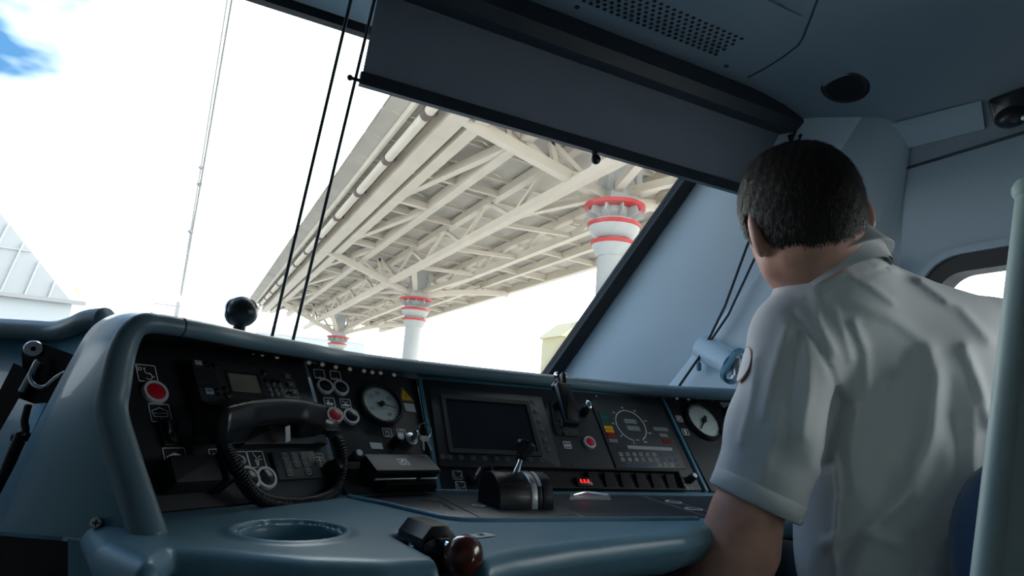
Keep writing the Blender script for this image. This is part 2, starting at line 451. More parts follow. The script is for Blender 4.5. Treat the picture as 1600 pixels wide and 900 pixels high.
def netmesh(name, VF, mt, smooth=180):
    V, Fq = VF
    me = bpy.data.meshes.new(name)
    me.vertices.add(len(V)); me.vertices.foreach_set('co', V.astype(np.float32).ravel())
    me.loops.add(Fq.size); me.loops.foreach_set('vertex_index', Fq.ravel().astype(np.int32))
    me.polygons.add(len(Fq)); me.polygons.foreach_set('loop_start', np.arange(0, Fq.size, 4, dtype=np.int32))
    me.update(calc_edges=True); me.validate()
    if isinstance(mt, str): mt = MT[mt]
    me.materials.append(mt)
    me.polygons.foreach_set('use_smooth', [True] * len(me.polygons))
    if smooth < 180: me.set_sharp_from_angle(angle=math.radians(smooth))
    return me
def smin(a, b, k):
    h = np.clip(0.5 + 0.5 * (b - a) / k, 0, 1); return b * (1 - h) + a * h - k * h * (1 - h)
def smax(a, b, k): return -smin(-a, -b, k)
def sd_cone(X, Y, Z, a, b, ra, rb):
    a = np.array(a, np.float32); b = np.array(b, np.float32); ba = b - a; l2 = float(ba @ ba)
    t = np.clip(((X - a[0]) * ba[0] + (Y - a[1]) * ba[1] + (Z - a[2]) * ba[2]) / l2, 0, 1)
    return np.sqrt((X - a[0] - t * ba[0]) ** 2 + (Y - a[1] - t * ba[1]) ** 2 + (Z - a[2] - t * ba[2]) ** 2) - (ra + (rb - ra) * t)
def sd_ell(X, Y, Z, m, r):
    """ellipsoid: m = 4x4 (rotation + centre), r = radii"""
    R = np.array(m.to_3x3(), np.float32); c = np.array(m.translation, np.float32)
    x = X - c[0]; y = Y - c[1]; z = Z - c[2]
    a = (R[0, 0] * x + R[1, 0] * y + R[2, 0] * z); b = (R[0, 1] * x + R[1, 1] * y + R[2, 1] * z); d = (R[0, 2] * x + R[1, 2] * y + R[2, 2] * z)
    k0 = np.sqrt((a / r[0]) ** 2 + (b / r[1]) ** 2 + (d / r[2]) ** 2)
    k1 = np.sqrt((a / r[0] ** 2) ** 2 + (b / r[1] ** 2) ** 2 + (d / r[2] ** 2) ** 2)
    return k0 * (k0 - 1) / np.maximum(k1, 1e-6)
def sd_poly(X, Y, poly):
    """signed 2-D distance to a polygon"""
    X, Y = np.broadcast_arrays(X, Y)
    d = np.full(X.shape, 1e9, np.float32); sg = np.ones(X.shape, np.float32); n = len(poly)
    for i in range(n):
        ax, ay = poly[i]; bx, by = poly[i - 1]
        ex, ey = bx - ax, by - ay; wx = X - ax; wy = Y - ay
        t = np.clip((wx * ex + wy * ey) / (ex * ex + ey * ey), 0, 1)
        d = np.minimum(d, (wx - ex * t) ** 2 + (wy - ey * t) ** 2)
        c1_ = Y >= ay; c2_ = Y < by; c3_ = ex * wy > ey * wx
        sg = np.where((c1_ & c2_ & c3_) | (~c1_ & ~c2_ & ~c3_), -sg, sg)
    return sg * np.sqrt(d)
# =================================================================== THE SETTING
XW = 1.42; YB = -0.95; YF = 1.62; ZC = 1.72
def wplane_y(z): return 1.60 - (z - 0.98) * 0.554
WN = Vector((0, -1, -0.554)).normalized(); WP = Vector((0, 1.60, 0.98))
g = G(); g.box((0, 0.33, -0.03), (2 * XW + 0.2, 2.7, 0.06)); struct('floor', g, 'floor', label='dark lino floor of the driving cab')
g = G(); g.box((0, YB - 0.03, 0.86), (2 * XW + 0.1, 0.06, 1.9)); struct('wall_back', g, 'rear', label='pale rear bulkhead of the cab')
g = G(); g.box((0, 1.68, 0.49), (2 * XW + 0.1, 0.10, 0.98)); struct('wall_front', g, 'wall', label='bulkhead below the windscreen')

# side walls with an opening for the window, cove joint and ceiling
WY0, WY1, WZ0, WZ1 = -0.12, 0.85, 0.84, 1.295
def hole_wall(sx):
    hole = rrect(WY1 - WY0, WZ1 - WZ0, 0.10, 6, ((WY0 + WY1) / 2, (WZ0 + WZ1) / 2))
    cy, cz = (WY0 + WY1) / 2, (WZ0 + WZ1) / 2
    y0, y1, z0, z1 = YB, 1.66, 0.0, 1.53
    outer = []
    for (y, z) in hole:
        dy, dz = y - cy, z - cz; t = 1e9
        if dy > 1e-9: t = min(t, (y1 - cy) / dy)
        if dy < -1e-9: t = min(t, (y0 - cy) / dy)
        if dz > 1e-9: t = min(t, (z1 - cz) / dz)
        if dz < -1e-9: t = min(t, (z0 - cz) / dz)
        outer.append((cy + dy * t, cz + dz * t))
    # pull the nearest ring samples onto the corners
    for c in ((y0, z0), (y1, z0), (y1, z1), (y0, z1)):
        i = min(range(len(outer)), key=lambda k: (outer[k][0] - c[0]) ** 2 + (outer[k][1] - c[1]) ** 2); outer[i] = c
    n = len(hole); vs = []
    for x in (XW * sx, (XW + 0.05) * sx):
        vs += [(x, p[0], p[1]) for p in hole] + [(x, p[0], p[1]) for p in outer]
    fs = []
    for i in range(n):
        j = (i + 1) % n
        fs += [(i, n + i, n + j, j), (2 * n + i, 2 * n + j, 3 * n + j, 3 * n + i), (i, j, 2 * n + j, 2 * n + i)]
    if sx > 0: fs = [tuple(reversed(f)) for f in fs]
    g = G(); g.add(vs, fs); return g
COVE = [(1.42, 1.525), (1.418, 1.56), (1.40, 1.605), (1.365, 1.645), (1.31, 1.678), (1.24, 1.702), (1.16, 1.715), (1.08, 1.72), (0.9, 1.722)]
def cove_hit(px, py):
    d = ray(px, py)
    for (xa, za), (xb, zb) in zip(COVE, COVE[1:]):
        nx, nz = -(zb - za), (xb - xa)                       # 2-D normal in XZ
        den = d.x * nx + d.z * nz
        t = ((xa - CAMP.x) * nx + (za - CAMP.z) * nz) / den
        p = CAMP + d * t
        if min(xa, xb) - 1e-6 <= p.x <= max(xa, xb) + 1e-6 and min(za, zb) - 1e-3 <= p.z <= max(za, zb) + 1e-3:
            n = Vector((nx, 0, nz)).normalized()
            if n.dot(d) > 0: n = -n
            return p, n
    n = Vector((0, 0, -1)); return onp(px, py, (0, 0, ZC), n), n
def surf_mtx(p, n, up=(0, 1, 0)):
    n = Vector(n).normalized(); up = Vector(up); y = (up - n * up.dot(n)).normalized(); x = y.cross(n)
    m = Matrix((x, y, n)).transposed().to_4x4(); m.translation = p; return m
wr = struct('wall_right', hole_wall(1), 'shaded_wall', label='pale blue-grey side wall panel beside the driver')
gw_ = G(); gw_.box((-XW - 0.03, 0.355, 0.765), (0.06, 2.61, 1.53))
wl = struct('wall_left', gw_, 'leftwall', label='pale blue-grey side wall panel on the far side')
def cove(sx):
    g = G(); n = len(COVE)
    ys = [YB, 0.2, 1.30]; vs = []
    for y in ys: vs += [(x * sx, y, z) for x, z in COVE]
    fs = []
    for k in range(2): fs += [(k * n + i, k * n + i + 1, (k + 1) * n + i + 1, (k + 1) * n + i) for i in range(n - 1)]
    if sx > 0: fs = [tuple(reversed(f)) for f in fs]
    return g.add(vs, fs)
struct('trim_1', cove(1), 'ceiling', label='curved blue-grey cove panel between side wall and ceiling', smooth=180)
struct('trim_2', cove(-1), 'ceiling', label='curved cove panel on the far side', smooth=180)
g = G(); g.box((0, 0.075, ZC + 0.03), (1.82, 2.05, 0.06)); ceil = struct('ceiling', g, 'ceiling', label='blue-grey ceiling panel of the cab')
# header panel over the windscreen
def wpt(x, z, off=0.0): return Vector((x, wplane_y(z), z)) + WN * off
g = G(); vs = []
for x in (-XW, XW):
    a_ = wpt(x, 1.648); vs += [a_, Vector((x, 1.09, 1.724)), Vector((x, 1.09, 1.80)), a_ + Vector((0, 0.03, 0.03))]
g.add(vs, [(0, 4, 5, 1), (1, 5, 6, 2), (2, 6, 7, 3), (3, 7, 4, 0), (0, 1, 2, 3), (7, 6, 5, 4)])
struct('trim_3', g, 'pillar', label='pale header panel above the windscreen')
# roof close-outs so daylight enters only through the glass
g = G(); g.box((0, 1.20, 1.81), (2.86, 0.22, 0.08)); struct('trim_4', g, 'ceiling', label='ceiling edge above the roller blind')
g = G(); g.box((0, 0.1, 1.83), (2.95, 2.4, 0.04)); struct('trim_5', g, 'ceiling', label='roof skin over the cab')

# windscreen: glass, black seal round it
SEAM = [wpt(0.893, 0.98), wpt(0.905, 1.01), wpt(1.02, 1.30), wpt(1.122, 1.55), wpt(1.165, 1.655)]
win = bpy.data.objects.new('window_1', None); _link(win, T(0, 1.6, 0.98), None); win['kind'] = 'structure'; win['label'] = 'large raked windscreen'
gp = [(-s.x, s.y, s.z) for s in SEAM] + [(s.x, s.y, s.z) for s in reversed(SEAM)]
g = G(); vs = []
for off in (-0.006, -0.012): vs += [Vector(p) + WN * off for p in gp]
n = len(gp)
g.add(vs, [tuple(range(n)), tuple(range(2 * n - 1, n - 1, -1))] + [(i, i + n, (i + 1) % n + n, (i + 1) % n) for i in range(n)])
put('pane', g, 'glass', win, Matrix(), smooth=0)
def strip(line, w0, w1, off, thick):
    """a band beside a polyline in the windscreen plane: from w0 to w1 sideways (+ = towards the cab side)"""
    g = G(); vs = []; k = len(line)
    for p in line:
        for w in (w0, w1):
            for o in (off, off - thick): vs.append(Vector((p.x + w, p.y, p.z)) + WN * o)
    fs = []
    for i in range(k - 1):
        a = 4 * i; b = a + 4
        fs += [(a, a + 2, b + 2, b), (a + 2, a + 3, b + 3, b + 2), (a + 1, b + 1, b + 3, a + 3), (a, b, b + 1, a + 1)]
    fs += [(0, 1, 3, 2), (4 * k - 4, 4 * k - 2, 4 * k - 1, 4 * k - 3)]
    return g.add(vs, fs)
put('seal', strip(SEAM, 0.0, 0.042, 0.006, 0.03), 'seal', win, Matrix())
put('seal', strip([Vector((-s.x, s.y, s.z)) for s in SEAM], -0.042, 0.0, 0.006, 0.03), 'seal', win, Matrix())
g = G(); g.beam(wpt(-1.2, 1.648, 0.004), wpt(1.2, 1.648, 0.004), 0.020, 0.022); put('seal', g, 'seal', win, Matrix())
# dotted frit along the right edge of the glass
g = G()
for r in range(6):
    m_ = 150
    for i in range(m_):
        z = 1.0 + 0.60 * (i + 0.5 * (r % 2)) / m_
        t = max(0, min(1, (z - 0.98) / 0.675)); xx = 0.893 + (1.165 - 0.893) * t
        p = wpt(xx - 0.006 - r * 0.0050, z, -0.0035); s = 0.0022 - 0.00032 * r
        ex = Vector((1, 0, 0)); ez = Vector((0, -0.554, 1)).normalized()
        g.add([p + ex * s, p + ez * s, p - ex * s, p - ez * s], [(0, 1, 2, 3)])
o = put('frit_dots', g, 'seal', win, Matrix(), smooth=0, kind='stuff')

# pillar panels beside the windscreen; the right one split into lit and shaded tones
def pillar(sx, j0=0, j1=15):
    A = [Vector((s.x + 0.040, s.y, s.z)) for s in SEAM]
    dirv = (Vector((1.42, 0.98, 1.02)) - Vector((0.93, 1.575, 1.02)))
    g = G(); vs = []; k = 15
    rows = [Vector((0.915, 1.64, 0.90))] + A + [A[-1] + (A[-1] - A[-2]) * 0.8]
    for p in rows:
        p1 = p + Vector((0.20, -0.40, 0)); p2 = Vector((1.40, p1.y - 0.06, p.z)); p3 = Vector((1.43, 0.86, p.z))
        for j in range(k):
            t = j / (k - 1); q = p * (1 - t) ** 3 + p1 * 3 * t * (1 - t) ** 2 + p2 * 3 * t * t * (1 - t) + p3 * t ** 3
            if j == 0: q = q + WN * -0.02
            vs.append(Vector((q.x * sx, q.y, q.z)))
    fs = []
    for i in range(len(rows) - 1):
        fs += [(i * k + j, i * k + j + 1, (i + 1) * k + j + 1, (i + 1) * k + j) for j in range(j0, min(j1, k - 1))]
    if sx < 0: fs = [tuple(reversed(f)) for f in fs]
    return g.add(vs, fs)
struct('trim_9', pillar(1, 5), 'corner', label='rear part of the pillar panel, toned darker for shade', smooth=180)
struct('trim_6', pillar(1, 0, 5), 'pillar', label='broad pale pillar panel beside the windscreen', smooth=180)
struct('trim_7', pillar(-1), 'wall', label='broad pale pillar panel on the far side of the windscreen', smooth=180)
PPn = Vector((0.22, -0.40, 0)).cross(SEAM[3] - SEAM[1]).normalized()
if PPn.y > 0: PPn = -PPn
PP0 = Vector((0.945, 1.564, 1.01))
PPF = surf_mtx(PP0, PPn, (0, 0, 1))
def ppl(px, py, off=0): return onp(px, py, PP0 + PPn * off, PPn)
# raised lower side panel right of the crease
poly = [uv(PPF, q) for q in ((1040, 612), (1052, 597), (1122, 507), (1200, 412), (1228, 395), (1330, 395), (1330, 640), (1040, 640))]
if sum(poly[i - 1][0] * poly[i][1] - poly[i][0] * poly[i - 1][1] for i in range(len(poly))) < 0: poly.reverse()
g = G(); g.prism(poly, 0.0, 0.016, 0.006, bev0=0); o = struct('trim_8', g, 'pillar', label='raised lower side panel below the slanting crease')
o.matrix_basis = PPF; WM[o.name] = PPF

# side windows: pane, black frame, pale lip
for sx, nm in ((1, 'window_2'),):
    w = bpy.data.objects.new(nm, None); _link(w, T(XW * sx, (WY0 + WY1) / 2, WZ0), None); w['kind'] = 'structure'
    w['label'] = 'side window in a black frame behind the driver' if sx > 0 else 'side window on the far side of the cab'
    c = ((WY0 + WY1) / 2, (WZ0 + WZ1) / 2); W_, H_ = WY1 - WY0, WZ1 - WZ0
    def ringm(o_w, i_w, x0, x1, rad):
        po = rrect(W_ + 2 * o_w, H_ + 2 * o_w, rad + o_w, 8, c); pi = rrect(W_ + 2 * i_w, H_ + 2 * i_w, max(0.01, rad + i_w), 8, c)
        n = len(po); vs = [(x0 * sx, *p) for p in po] + [(x0 * sx, *p) for p in pi] + [(x1 * sx, *p) for p in po] + [(x1 * sx, *p) for p in pi]
        fs = []
        for i in range(n):
            j = (i + 1) % n; fs += [(i, j, n + j, n + i), (2 * n + i, 3 * n + i, 3 * n + j, 2 * n + j), (i, 2 * n + i, 2 * n + j, j), (n + i, n + j, 3 * n + j, 3 * n + i)]
        if sx > 0: fs = [tuple(reversed(f)) for f in fs]
        gg = G(); gg.add(vs, fs); return gg
    put('frame', ringm(0.002, -0.04, XW - 0.004, XW + 0.045, 0.10), 'seal', w, Matrix())
    put('lip', ringm(0.012, -0.003, XW - 0.012, XW - 0.001, 0.10), 'shaded_wall', w, Matrix())
    gg = G(); gg.box(((XW + 0.03) * sx, c[0], c[1]), (0.006, W_ - 0.06, H_ - 0.06)); put('pane', gg, 'glass', w, Matrix(), smooth=0)

# joint lines in the wall and ceiling (real grooves: thin dark strips let into the surface)
def seamline(name, pts, r, parent):
    g = G(); g.tube(pts, r, 6); return put(name, g, 'seam', parent, Matrix())
seamline('joint', [(XW - 0.001, y, 1.520) for y in (YB, 0, 0.98)], 0.0035, wr)
cp = [cove_hit(*q)[0] for q in ((1168, 121), (1195, 107), (1222, 90), (1247, 71), (1254, 60), (1264, 35), (1280, -8))]
seamline('joint', cp, 0.0022, ceil)
cp = [onp(q[0], q[1], (0, 0, ZC), (0, 0, 1)) for q in ((1030, -6), (1060, 8), (1120, 35), (1160, 52), (1168, 58), (1166, 63))]
seamline('joint', cp, 0.0012, ceil)

# =================================================================== CEILING FITTINGS
# perforated grille: a plate with punched holes, drawn row by row
gm = T(0, 0, ZC) @ rot('X', 180)
grille = thing('ceiling_grille', 'perforated ventilation grille in the ceiling behind the roller blind', 'grille', T(*onp(1050, 40, (0, 0, ZC), (0, 0, 1))))
corner = [onp(q[0], q[1], (0, 0, ZC), (0, 0, 1)) for q in ((1165, 60), (1118, 78), (900, -20), (960, -30))]
g0 = onp(1150, 65, (0, 0, ZC), (0, 0, 1))
g = G(); g.box((g0.x - 0.30, g0.y - 0.055, ZC - 0.0012), (0.68, 0.16, 0.0016)); put('plate', g, 'ceiling', grille, Matrix())
hm = None; k = 0
gh = G(); gh.lathe([(0.0042, 0), (0.0042, -0.0006)], 10); hm = meshof('hole', gh, MT['void'], 0)
p0 = onp(1157, 60, (0, 0, ZC), (0, 0, 1)); p1 = onp(1122, 75, (0, 0, ZC), (0, 0, 1)); pe = onp(945, 0, (0, 0, ZC), (0, 0, 1))
for i in range(24):
    for j in range(7):
        x = p0.x - i * 0.0168 - (0.0084 if j % 2 else 0); y = p0.y + j * 0.0125 - 0.003
        put('hole', hm, 'void', grille, T(x, y, ZC - 0.0020))
for q in ((902, 11), (1135, 103)):
    p, nn = cove_hit(*q); g = G(); g.lathe([(0.0055, 0), (0.005, 0.002), (0.002, 0.0022)], 12)
    put('screw', g, 'seam', ceil, surf_mtx(p, nn))
# round speaker opening, label plate, dark fixture
p, nn = cove_hit(1320, 137)
m_ = surf_mtx(p, nn)
spk = thing('ceiling_speaker', 'round black speaker opening in the ceiling above the driver', 'speaker', m_)
g = G(); g.lathe([(0.052, -0.004), (0.052, 0.001), (0.049, 0.003), (0.047, 0.001)], 40); put('rim', g, 'black', spk, m_)
g = G(); g.lathe([(0.047, 0.0), (0.03, 0.0025), (0.0, 0.003)], 40, cap=False); put('cone', g, 'void', spk, m_)
pc = [cove_hit(*q) for q in ((1393, 193), (1535, 156), (1541, 200), (1398, 236))]
P = [a[0] for a in pc]; ce = sum(P, Vector()) / 4; nn = (P[1] - P[0]).cross(P[3] - P[0]).normalized()
if nn.dot(ray(1460, 195)) > 0: nn = -nn
g = G(); vs = [q + nn * 0.004 for q in P] + [q + nn * 0.0065 for q in P]
g.add(vs, [(4, 5, 6, 7), (0, 1, 5, 4), (1, 2, 6, 5), (2, 3, 7, 6), (3, 0, 4, 7)])
MT['plate'] = mat('pale_notice_plate', (0.27, 0.38, 0.45), 0.45)
put('notice_plate', g, 'plate', None, Matrix(), 0, 'blank pale blue notice plate stuck to the cove panel above the driver', 'plate')
p, nn = cove_hit(1590, 165)
m_ = surf_mtx(p, nn)
fx = thing('wall_lamp', 'black bracket lamp at the right edge below the ceiling', 'lamp', m_)
g = G(); g.box((0, 0, 0.02), (0.06, 0.07, 0.04), 0.01); put('body', g, 'black', fx, m_)
g = G(); g.sphere((-0.02, 0, 0.035), (0.022, 0.03, 0.022)); put('head', g, 'black', fx, m_)
g = G(); g.lathe([(0.006, 0), (0.006, 0.01), (0.002, 0.012)], 10, T(-0.03, -0.025, 0.04)); put('screw', g, 'steel', fx, m_)

# =================================================================== ROLLER BLIND
RY, RZ, BY, BZ = 1.075, 1.682, 1.150, 1.500
XL, XR = 0.212, 1.275
bl = thing('roller_blind', 'dark grey fabric roller blind pulled partway down over the windscreen', 'blind', T(0.75, RY, RZ))
g = G(); prof = [(-0.028, 0.036), (0.030, 0.036), (0.036, 0.0), (0.030, -0.030), (-0.020, -0.034), (-0.036, -0.010)]
vs = [(x, RY + a, RZ + b) for x in (XL - 0.02, 1.325) for a, b in prof]; k = len(prof)
g.add(vs, [tuple(range(k)), tuple(range(2 * k - 1, k - 1, -1))] + [(i, i + k, (i + 1) % k + k, (i + 1) % k) for i in range(k)])
put('cassette', g, 'blindbar', bl, Matrix())
g = G(); n = 40; vs = []
for i in range(n + 1):
    x = XL + (XR - XL) * i / n
    for t in (0, .25, .5, .75, 1):
        wv = 0.0012 * math.sin(i * 0.9) * math.sin(t * 3.1)
        vs.append((x, RY + 0.012 + (BY - RY - 0.012) * t + wv, RZ - 0.02 + (BZ - RZ + 0.03) * t))
fs = [(i * 5 + j, (i + 1) * 5 + j, (i + 1) * 5 + j + 1, i * 5 + j + 1) for i in range(n) for j in range(4)]
b = len(vs); vs += [(v[0], v[1] + 0.0012, v[2]) for v in vs]; fs += [tuple(b + q for q in reversed(f)) for f in fs]
g.add(vs, fs); put('fabric', g, 'blind', bl, Matrix(), 180)
g = G(); g.beam((XL - 0.004, BY, BZ), (XR, BY, BZ), 0.014, 0.026); put('bottom_bar', g, 'blindbar', bl, Matrix())
g = G(); g.cyl((XL - 0.022, BY, BZ - 0.004), (XL, BY, BZ - 0.004), 0.0035); g.sphere((XL - 0.022, BY, BZ - 0.004), 0.006, 10, 6); put('guide_pin', g, 'black', bl, Matrix())
g = G(); g.sphere((0, 0, 0), (0.012, 0.010, 0.012)); g.sphere((-0.004, 0, 0.014), (0.008, 0.008, 0.009))
put('pull_knob', g, 'black', bl, T(*onp(931, 249, (0, BY, 0), (0, 1, 0))))
# guide cords: from the cassette down behind the console hood
CB = Vector((0, 1.34, 0.93))
def cordline(name, qs, label):
    pts = []
    ctop, cbot = None, None
    g = G(); g.tube(qs, 0.0032, 8); put(name, g, 'cord', None, Matrix(), 180, label, 'cord')
CN = Vector((0, -1, -0.28)).normalized(); CP = Vector((0, BY, BZ))
def oncp(px, py): return onp(px, py, CP, CN)
cordline('guide_cord', [oncp(556, -35), oncp(548, 0), oncp(424, 530), oncp(415, 570)], 'outer of two thin guide cords left of the roller blind')
cordline('guide_cord', [oncp(594, -35), oncp(585, 0), oncp(457, 535), oncp(449, 575)], 'thin guide cord that runs past the pin of the roller blind')
# cords by the right end, with a little weight
def cpp(px, py): return ppl(px, py, 0.035)
cordline('pull_cord', [Vector((1.29, 1.07, 1.64)), cpp(1243, 205), cpp(1167, 385), cpp(1133, 478), cpp(1096, 553), cpp(1060, 605)], 'pale pull cord hanging from the right end of the roller blind')
cordline('pull_cord', [Vector((1.30, 1.06, 1.64)), cpp(1252, 210), cpp(1180, 402), cpp(1138, 492), cpp(1094, 556)], 'second pull cord behind the driver\'s ear, tied to the other')
wt_m = T(*cpp(1092, 572))
wg = thing('cord_weight', 'small dark weight tied to the pull cords beside the driver', 'weight', wt_m)
g = G(); g.lathe([(0.004, 0.010), (0.006, 0.006), (0.006, -0.010), (0.003, -0.012)], 12); put('weight', g, 'shell', wg, wt_m)
g = G(); g.tube([(0, 0, 0.008), (0.002, 0, 0.02), (0.006, 0, 0.028)], 0.002, 6); g.sphere((0.006, 0, 0.028), 0.006, 10, 6); put('knot', g, 'cord', wg, wt_m)
g = G(); g.box((0, 0, 0), (0.014, 0.02, 0.03), 0.003); put('cord_clip', g, 'black', bl, T(1.285, 1.07, 1.63))

# bracket on the lower side panel
b0 = ppl(1108, 548, 0.012); b1 = at(1147, 571, (CAMR.transposed() @ (b0 - CAMP)).z * -1 - 0.10)
brm = T(*b0)
br = thing('coat_hook', 'pale tubular boss with a dark oval clamp on the side panel', 'hook', brm)
ax = (b1 - b0).normalized()
g = G(); g.cyl(b0 - ax * 0.02, b0 + ax * 0.105, 0.034, 0.029, 28); put('boss', g, 'wall', br, Matrix())
om = surf_mtx(b0 + ax * 0.105, ax, (0.35, 0, 1))
gg = G(); po = rrect(0.05, 0.088, 0.0249, 8); pi = rrect(0.034, 0.072, 0.0169, 8); n = len(po)
vs = [(*p, 0) for p in po] + [(*p, 0) for p in pi] + [(*p, 0.014) for p in po] + [(*p, 0.014) for p in pi]
fs = []
for i in range(n):
    j = (i + 1) % n; fs += [(2 * n + i, 2 * n + j, 3 * n + j, 3 * n + i), (i, j, 2 * n + j, 2 * n + i), (n + i, 3 * n + i, 3 * n + j, n + j), (i, n + i, n + j, j)]
gg.add(vs, fs); put('clamp_ring', gg, 'shell', br, om)
gg = G(); gg.cyl((0, 0.012, 0.0), (0.0, -0.02, 0.03), 0.012, 0.010); gg.cyl((0, -0.02, 0.03), (0, -0.03, 0.03), 0.014, 0.014); put('clamp_screw', gg, 'steel', br, om)

# =================================================================== OUTSIDE
GZ = -1.3
g = G(); g.add([(-300, -40, GZ), (300, -40, GZ), (300, 420, GZ), (-300, 420, GZ)], [(0, 1, 2, 3)])
struct('ground', g, 'ground', label='pale open ground of the depot')
g = G(); g.box((7.0, 24, -0.75), (9.6, 60, 1.1)); struct('platform', g, 'ground', label='concrete platform under the canopy')
# canopy --------------------------------------------------------
def ez(h): return 0.9 + h
YN, YFAR = 3.5, 41.0
def slope(Y): return -0.006 * (Y - 10)
def roofz(x, Y): return ez(5.42 - 0.075 * (x - 2.9)) + slope(Y)
can = thing('platform_canopy', 'cream steel platform canopy on red-banded columns seen through the windscreen', 'canopy', T(7, 22, -0.2))
step = 1.3; k = 0
Y = YN
while Y < YFAR - 0.1:                                           # corrugated roof sheets, bay by bay
    y1 = min(Y + step, YFAR); g = G(); n = 72; vs = []
    for i in range(n + 1):
        x = 2.52 + 8.5 * i / n; dz = 0.022 if i % 4 in (1, 2) else -0.022
        for yy in (Y + 0.02, y1 - 0.02): vs += [(x, yy, roofz(x, yy) + dz), (x, yy, roofz(x, yy) + dz + 0.05)]
    fs = []
    for i in range(n):
        a = 4 * i; b = a + 4; fs += [(a, a + 2, b + 2, b), (a + 1, b + 1, b + 3, a + 3), (a, b, b + 1, a + 1), (a + 2, a + 3, b + 3, b + 2)]
    put('roof_sheet', g.add(vs, fs), 'creamdeck', can, Matrix(), 25)
    g = G(); g.beam((3.0, Y, roofz(3.0, Y) - 0.065), (10.9, Y, roofz(10.9, Y) - 0.065), 0.05, 0.07); put('purlin', g, 'cream', can, Matrix(), 0)
    Y += step
def lbeam(name, x, h, w, d, m='cream', y0=YN, y1=YFAR):
    g = G(); g.beam((x, y0, ez(h) + slope(y0)), (x, y1, ez(h) + slope(y1)), w, d); return put(name, g, m, can, Matrix(), 0)
lbeam('fascia', 2.92, 5.30, 0.06, 0.16)
lbeam('edge_beam', 3.56, 5.12, 0.34, 0.34)
lbeam('long_beam', 3.98, 5.08, 0.26, 0.26); lbeam('long_beam', 4.92, 5.02, 0.22, 0.26)
lbeam('edge_beam', 10.75, 4.72, 0.20, 0.30); lbeam('long_beam', 9.6, 4.72, 0.16, 0.2)
g = G(); g.tube([(3.12, y, ez(5.10) + slope(y)) for y in (YN, 20, YFAR)], 0.10, 12); put('gutter_pipe', g, 'cream', can, Matrix())
MT['bracket'] = mat('brown_bracket', (0.10, 0.06, 0.045), 0.6)
yy = 5.2
while yy < YFAR:
    g = G(); g.lathe([(0.10, -0.11), (0.125, -0.10), (0.125, 0.10), (0.10, 0.11)], 12, T(3.12, yy, ez(5.10) + slope(yy)) @ rot('X', 90)); g.box((3.2, yy, ez(5.16) + slope(yy)), (0.18, 0.14, 0.16))
    put('pipe_bracket', g, 'bracket', can, Matrix()); yy += 2.55
# lattice between the two left-hand beams: posts and long diagonals
yy = 5.05
while yy < YFAR - 5.2:
    za, zb = ez(5.06) + slope(yy), ez(5.0) + slope(yy)
    g = G(); g.beam((3.98, yy, za), (4.92, yy, zb), 0.16, 0.16); put('lattice_post', g, 'cream', can, Matrix(), 0)
    g = G(); g.beam((4.92, yy, zb), (3.98, yy + 5.05, za), 0.17, 0.17); put('lattice_diagonal', g, 'cream', can, Matrix(), 0)
    yy += 5.05
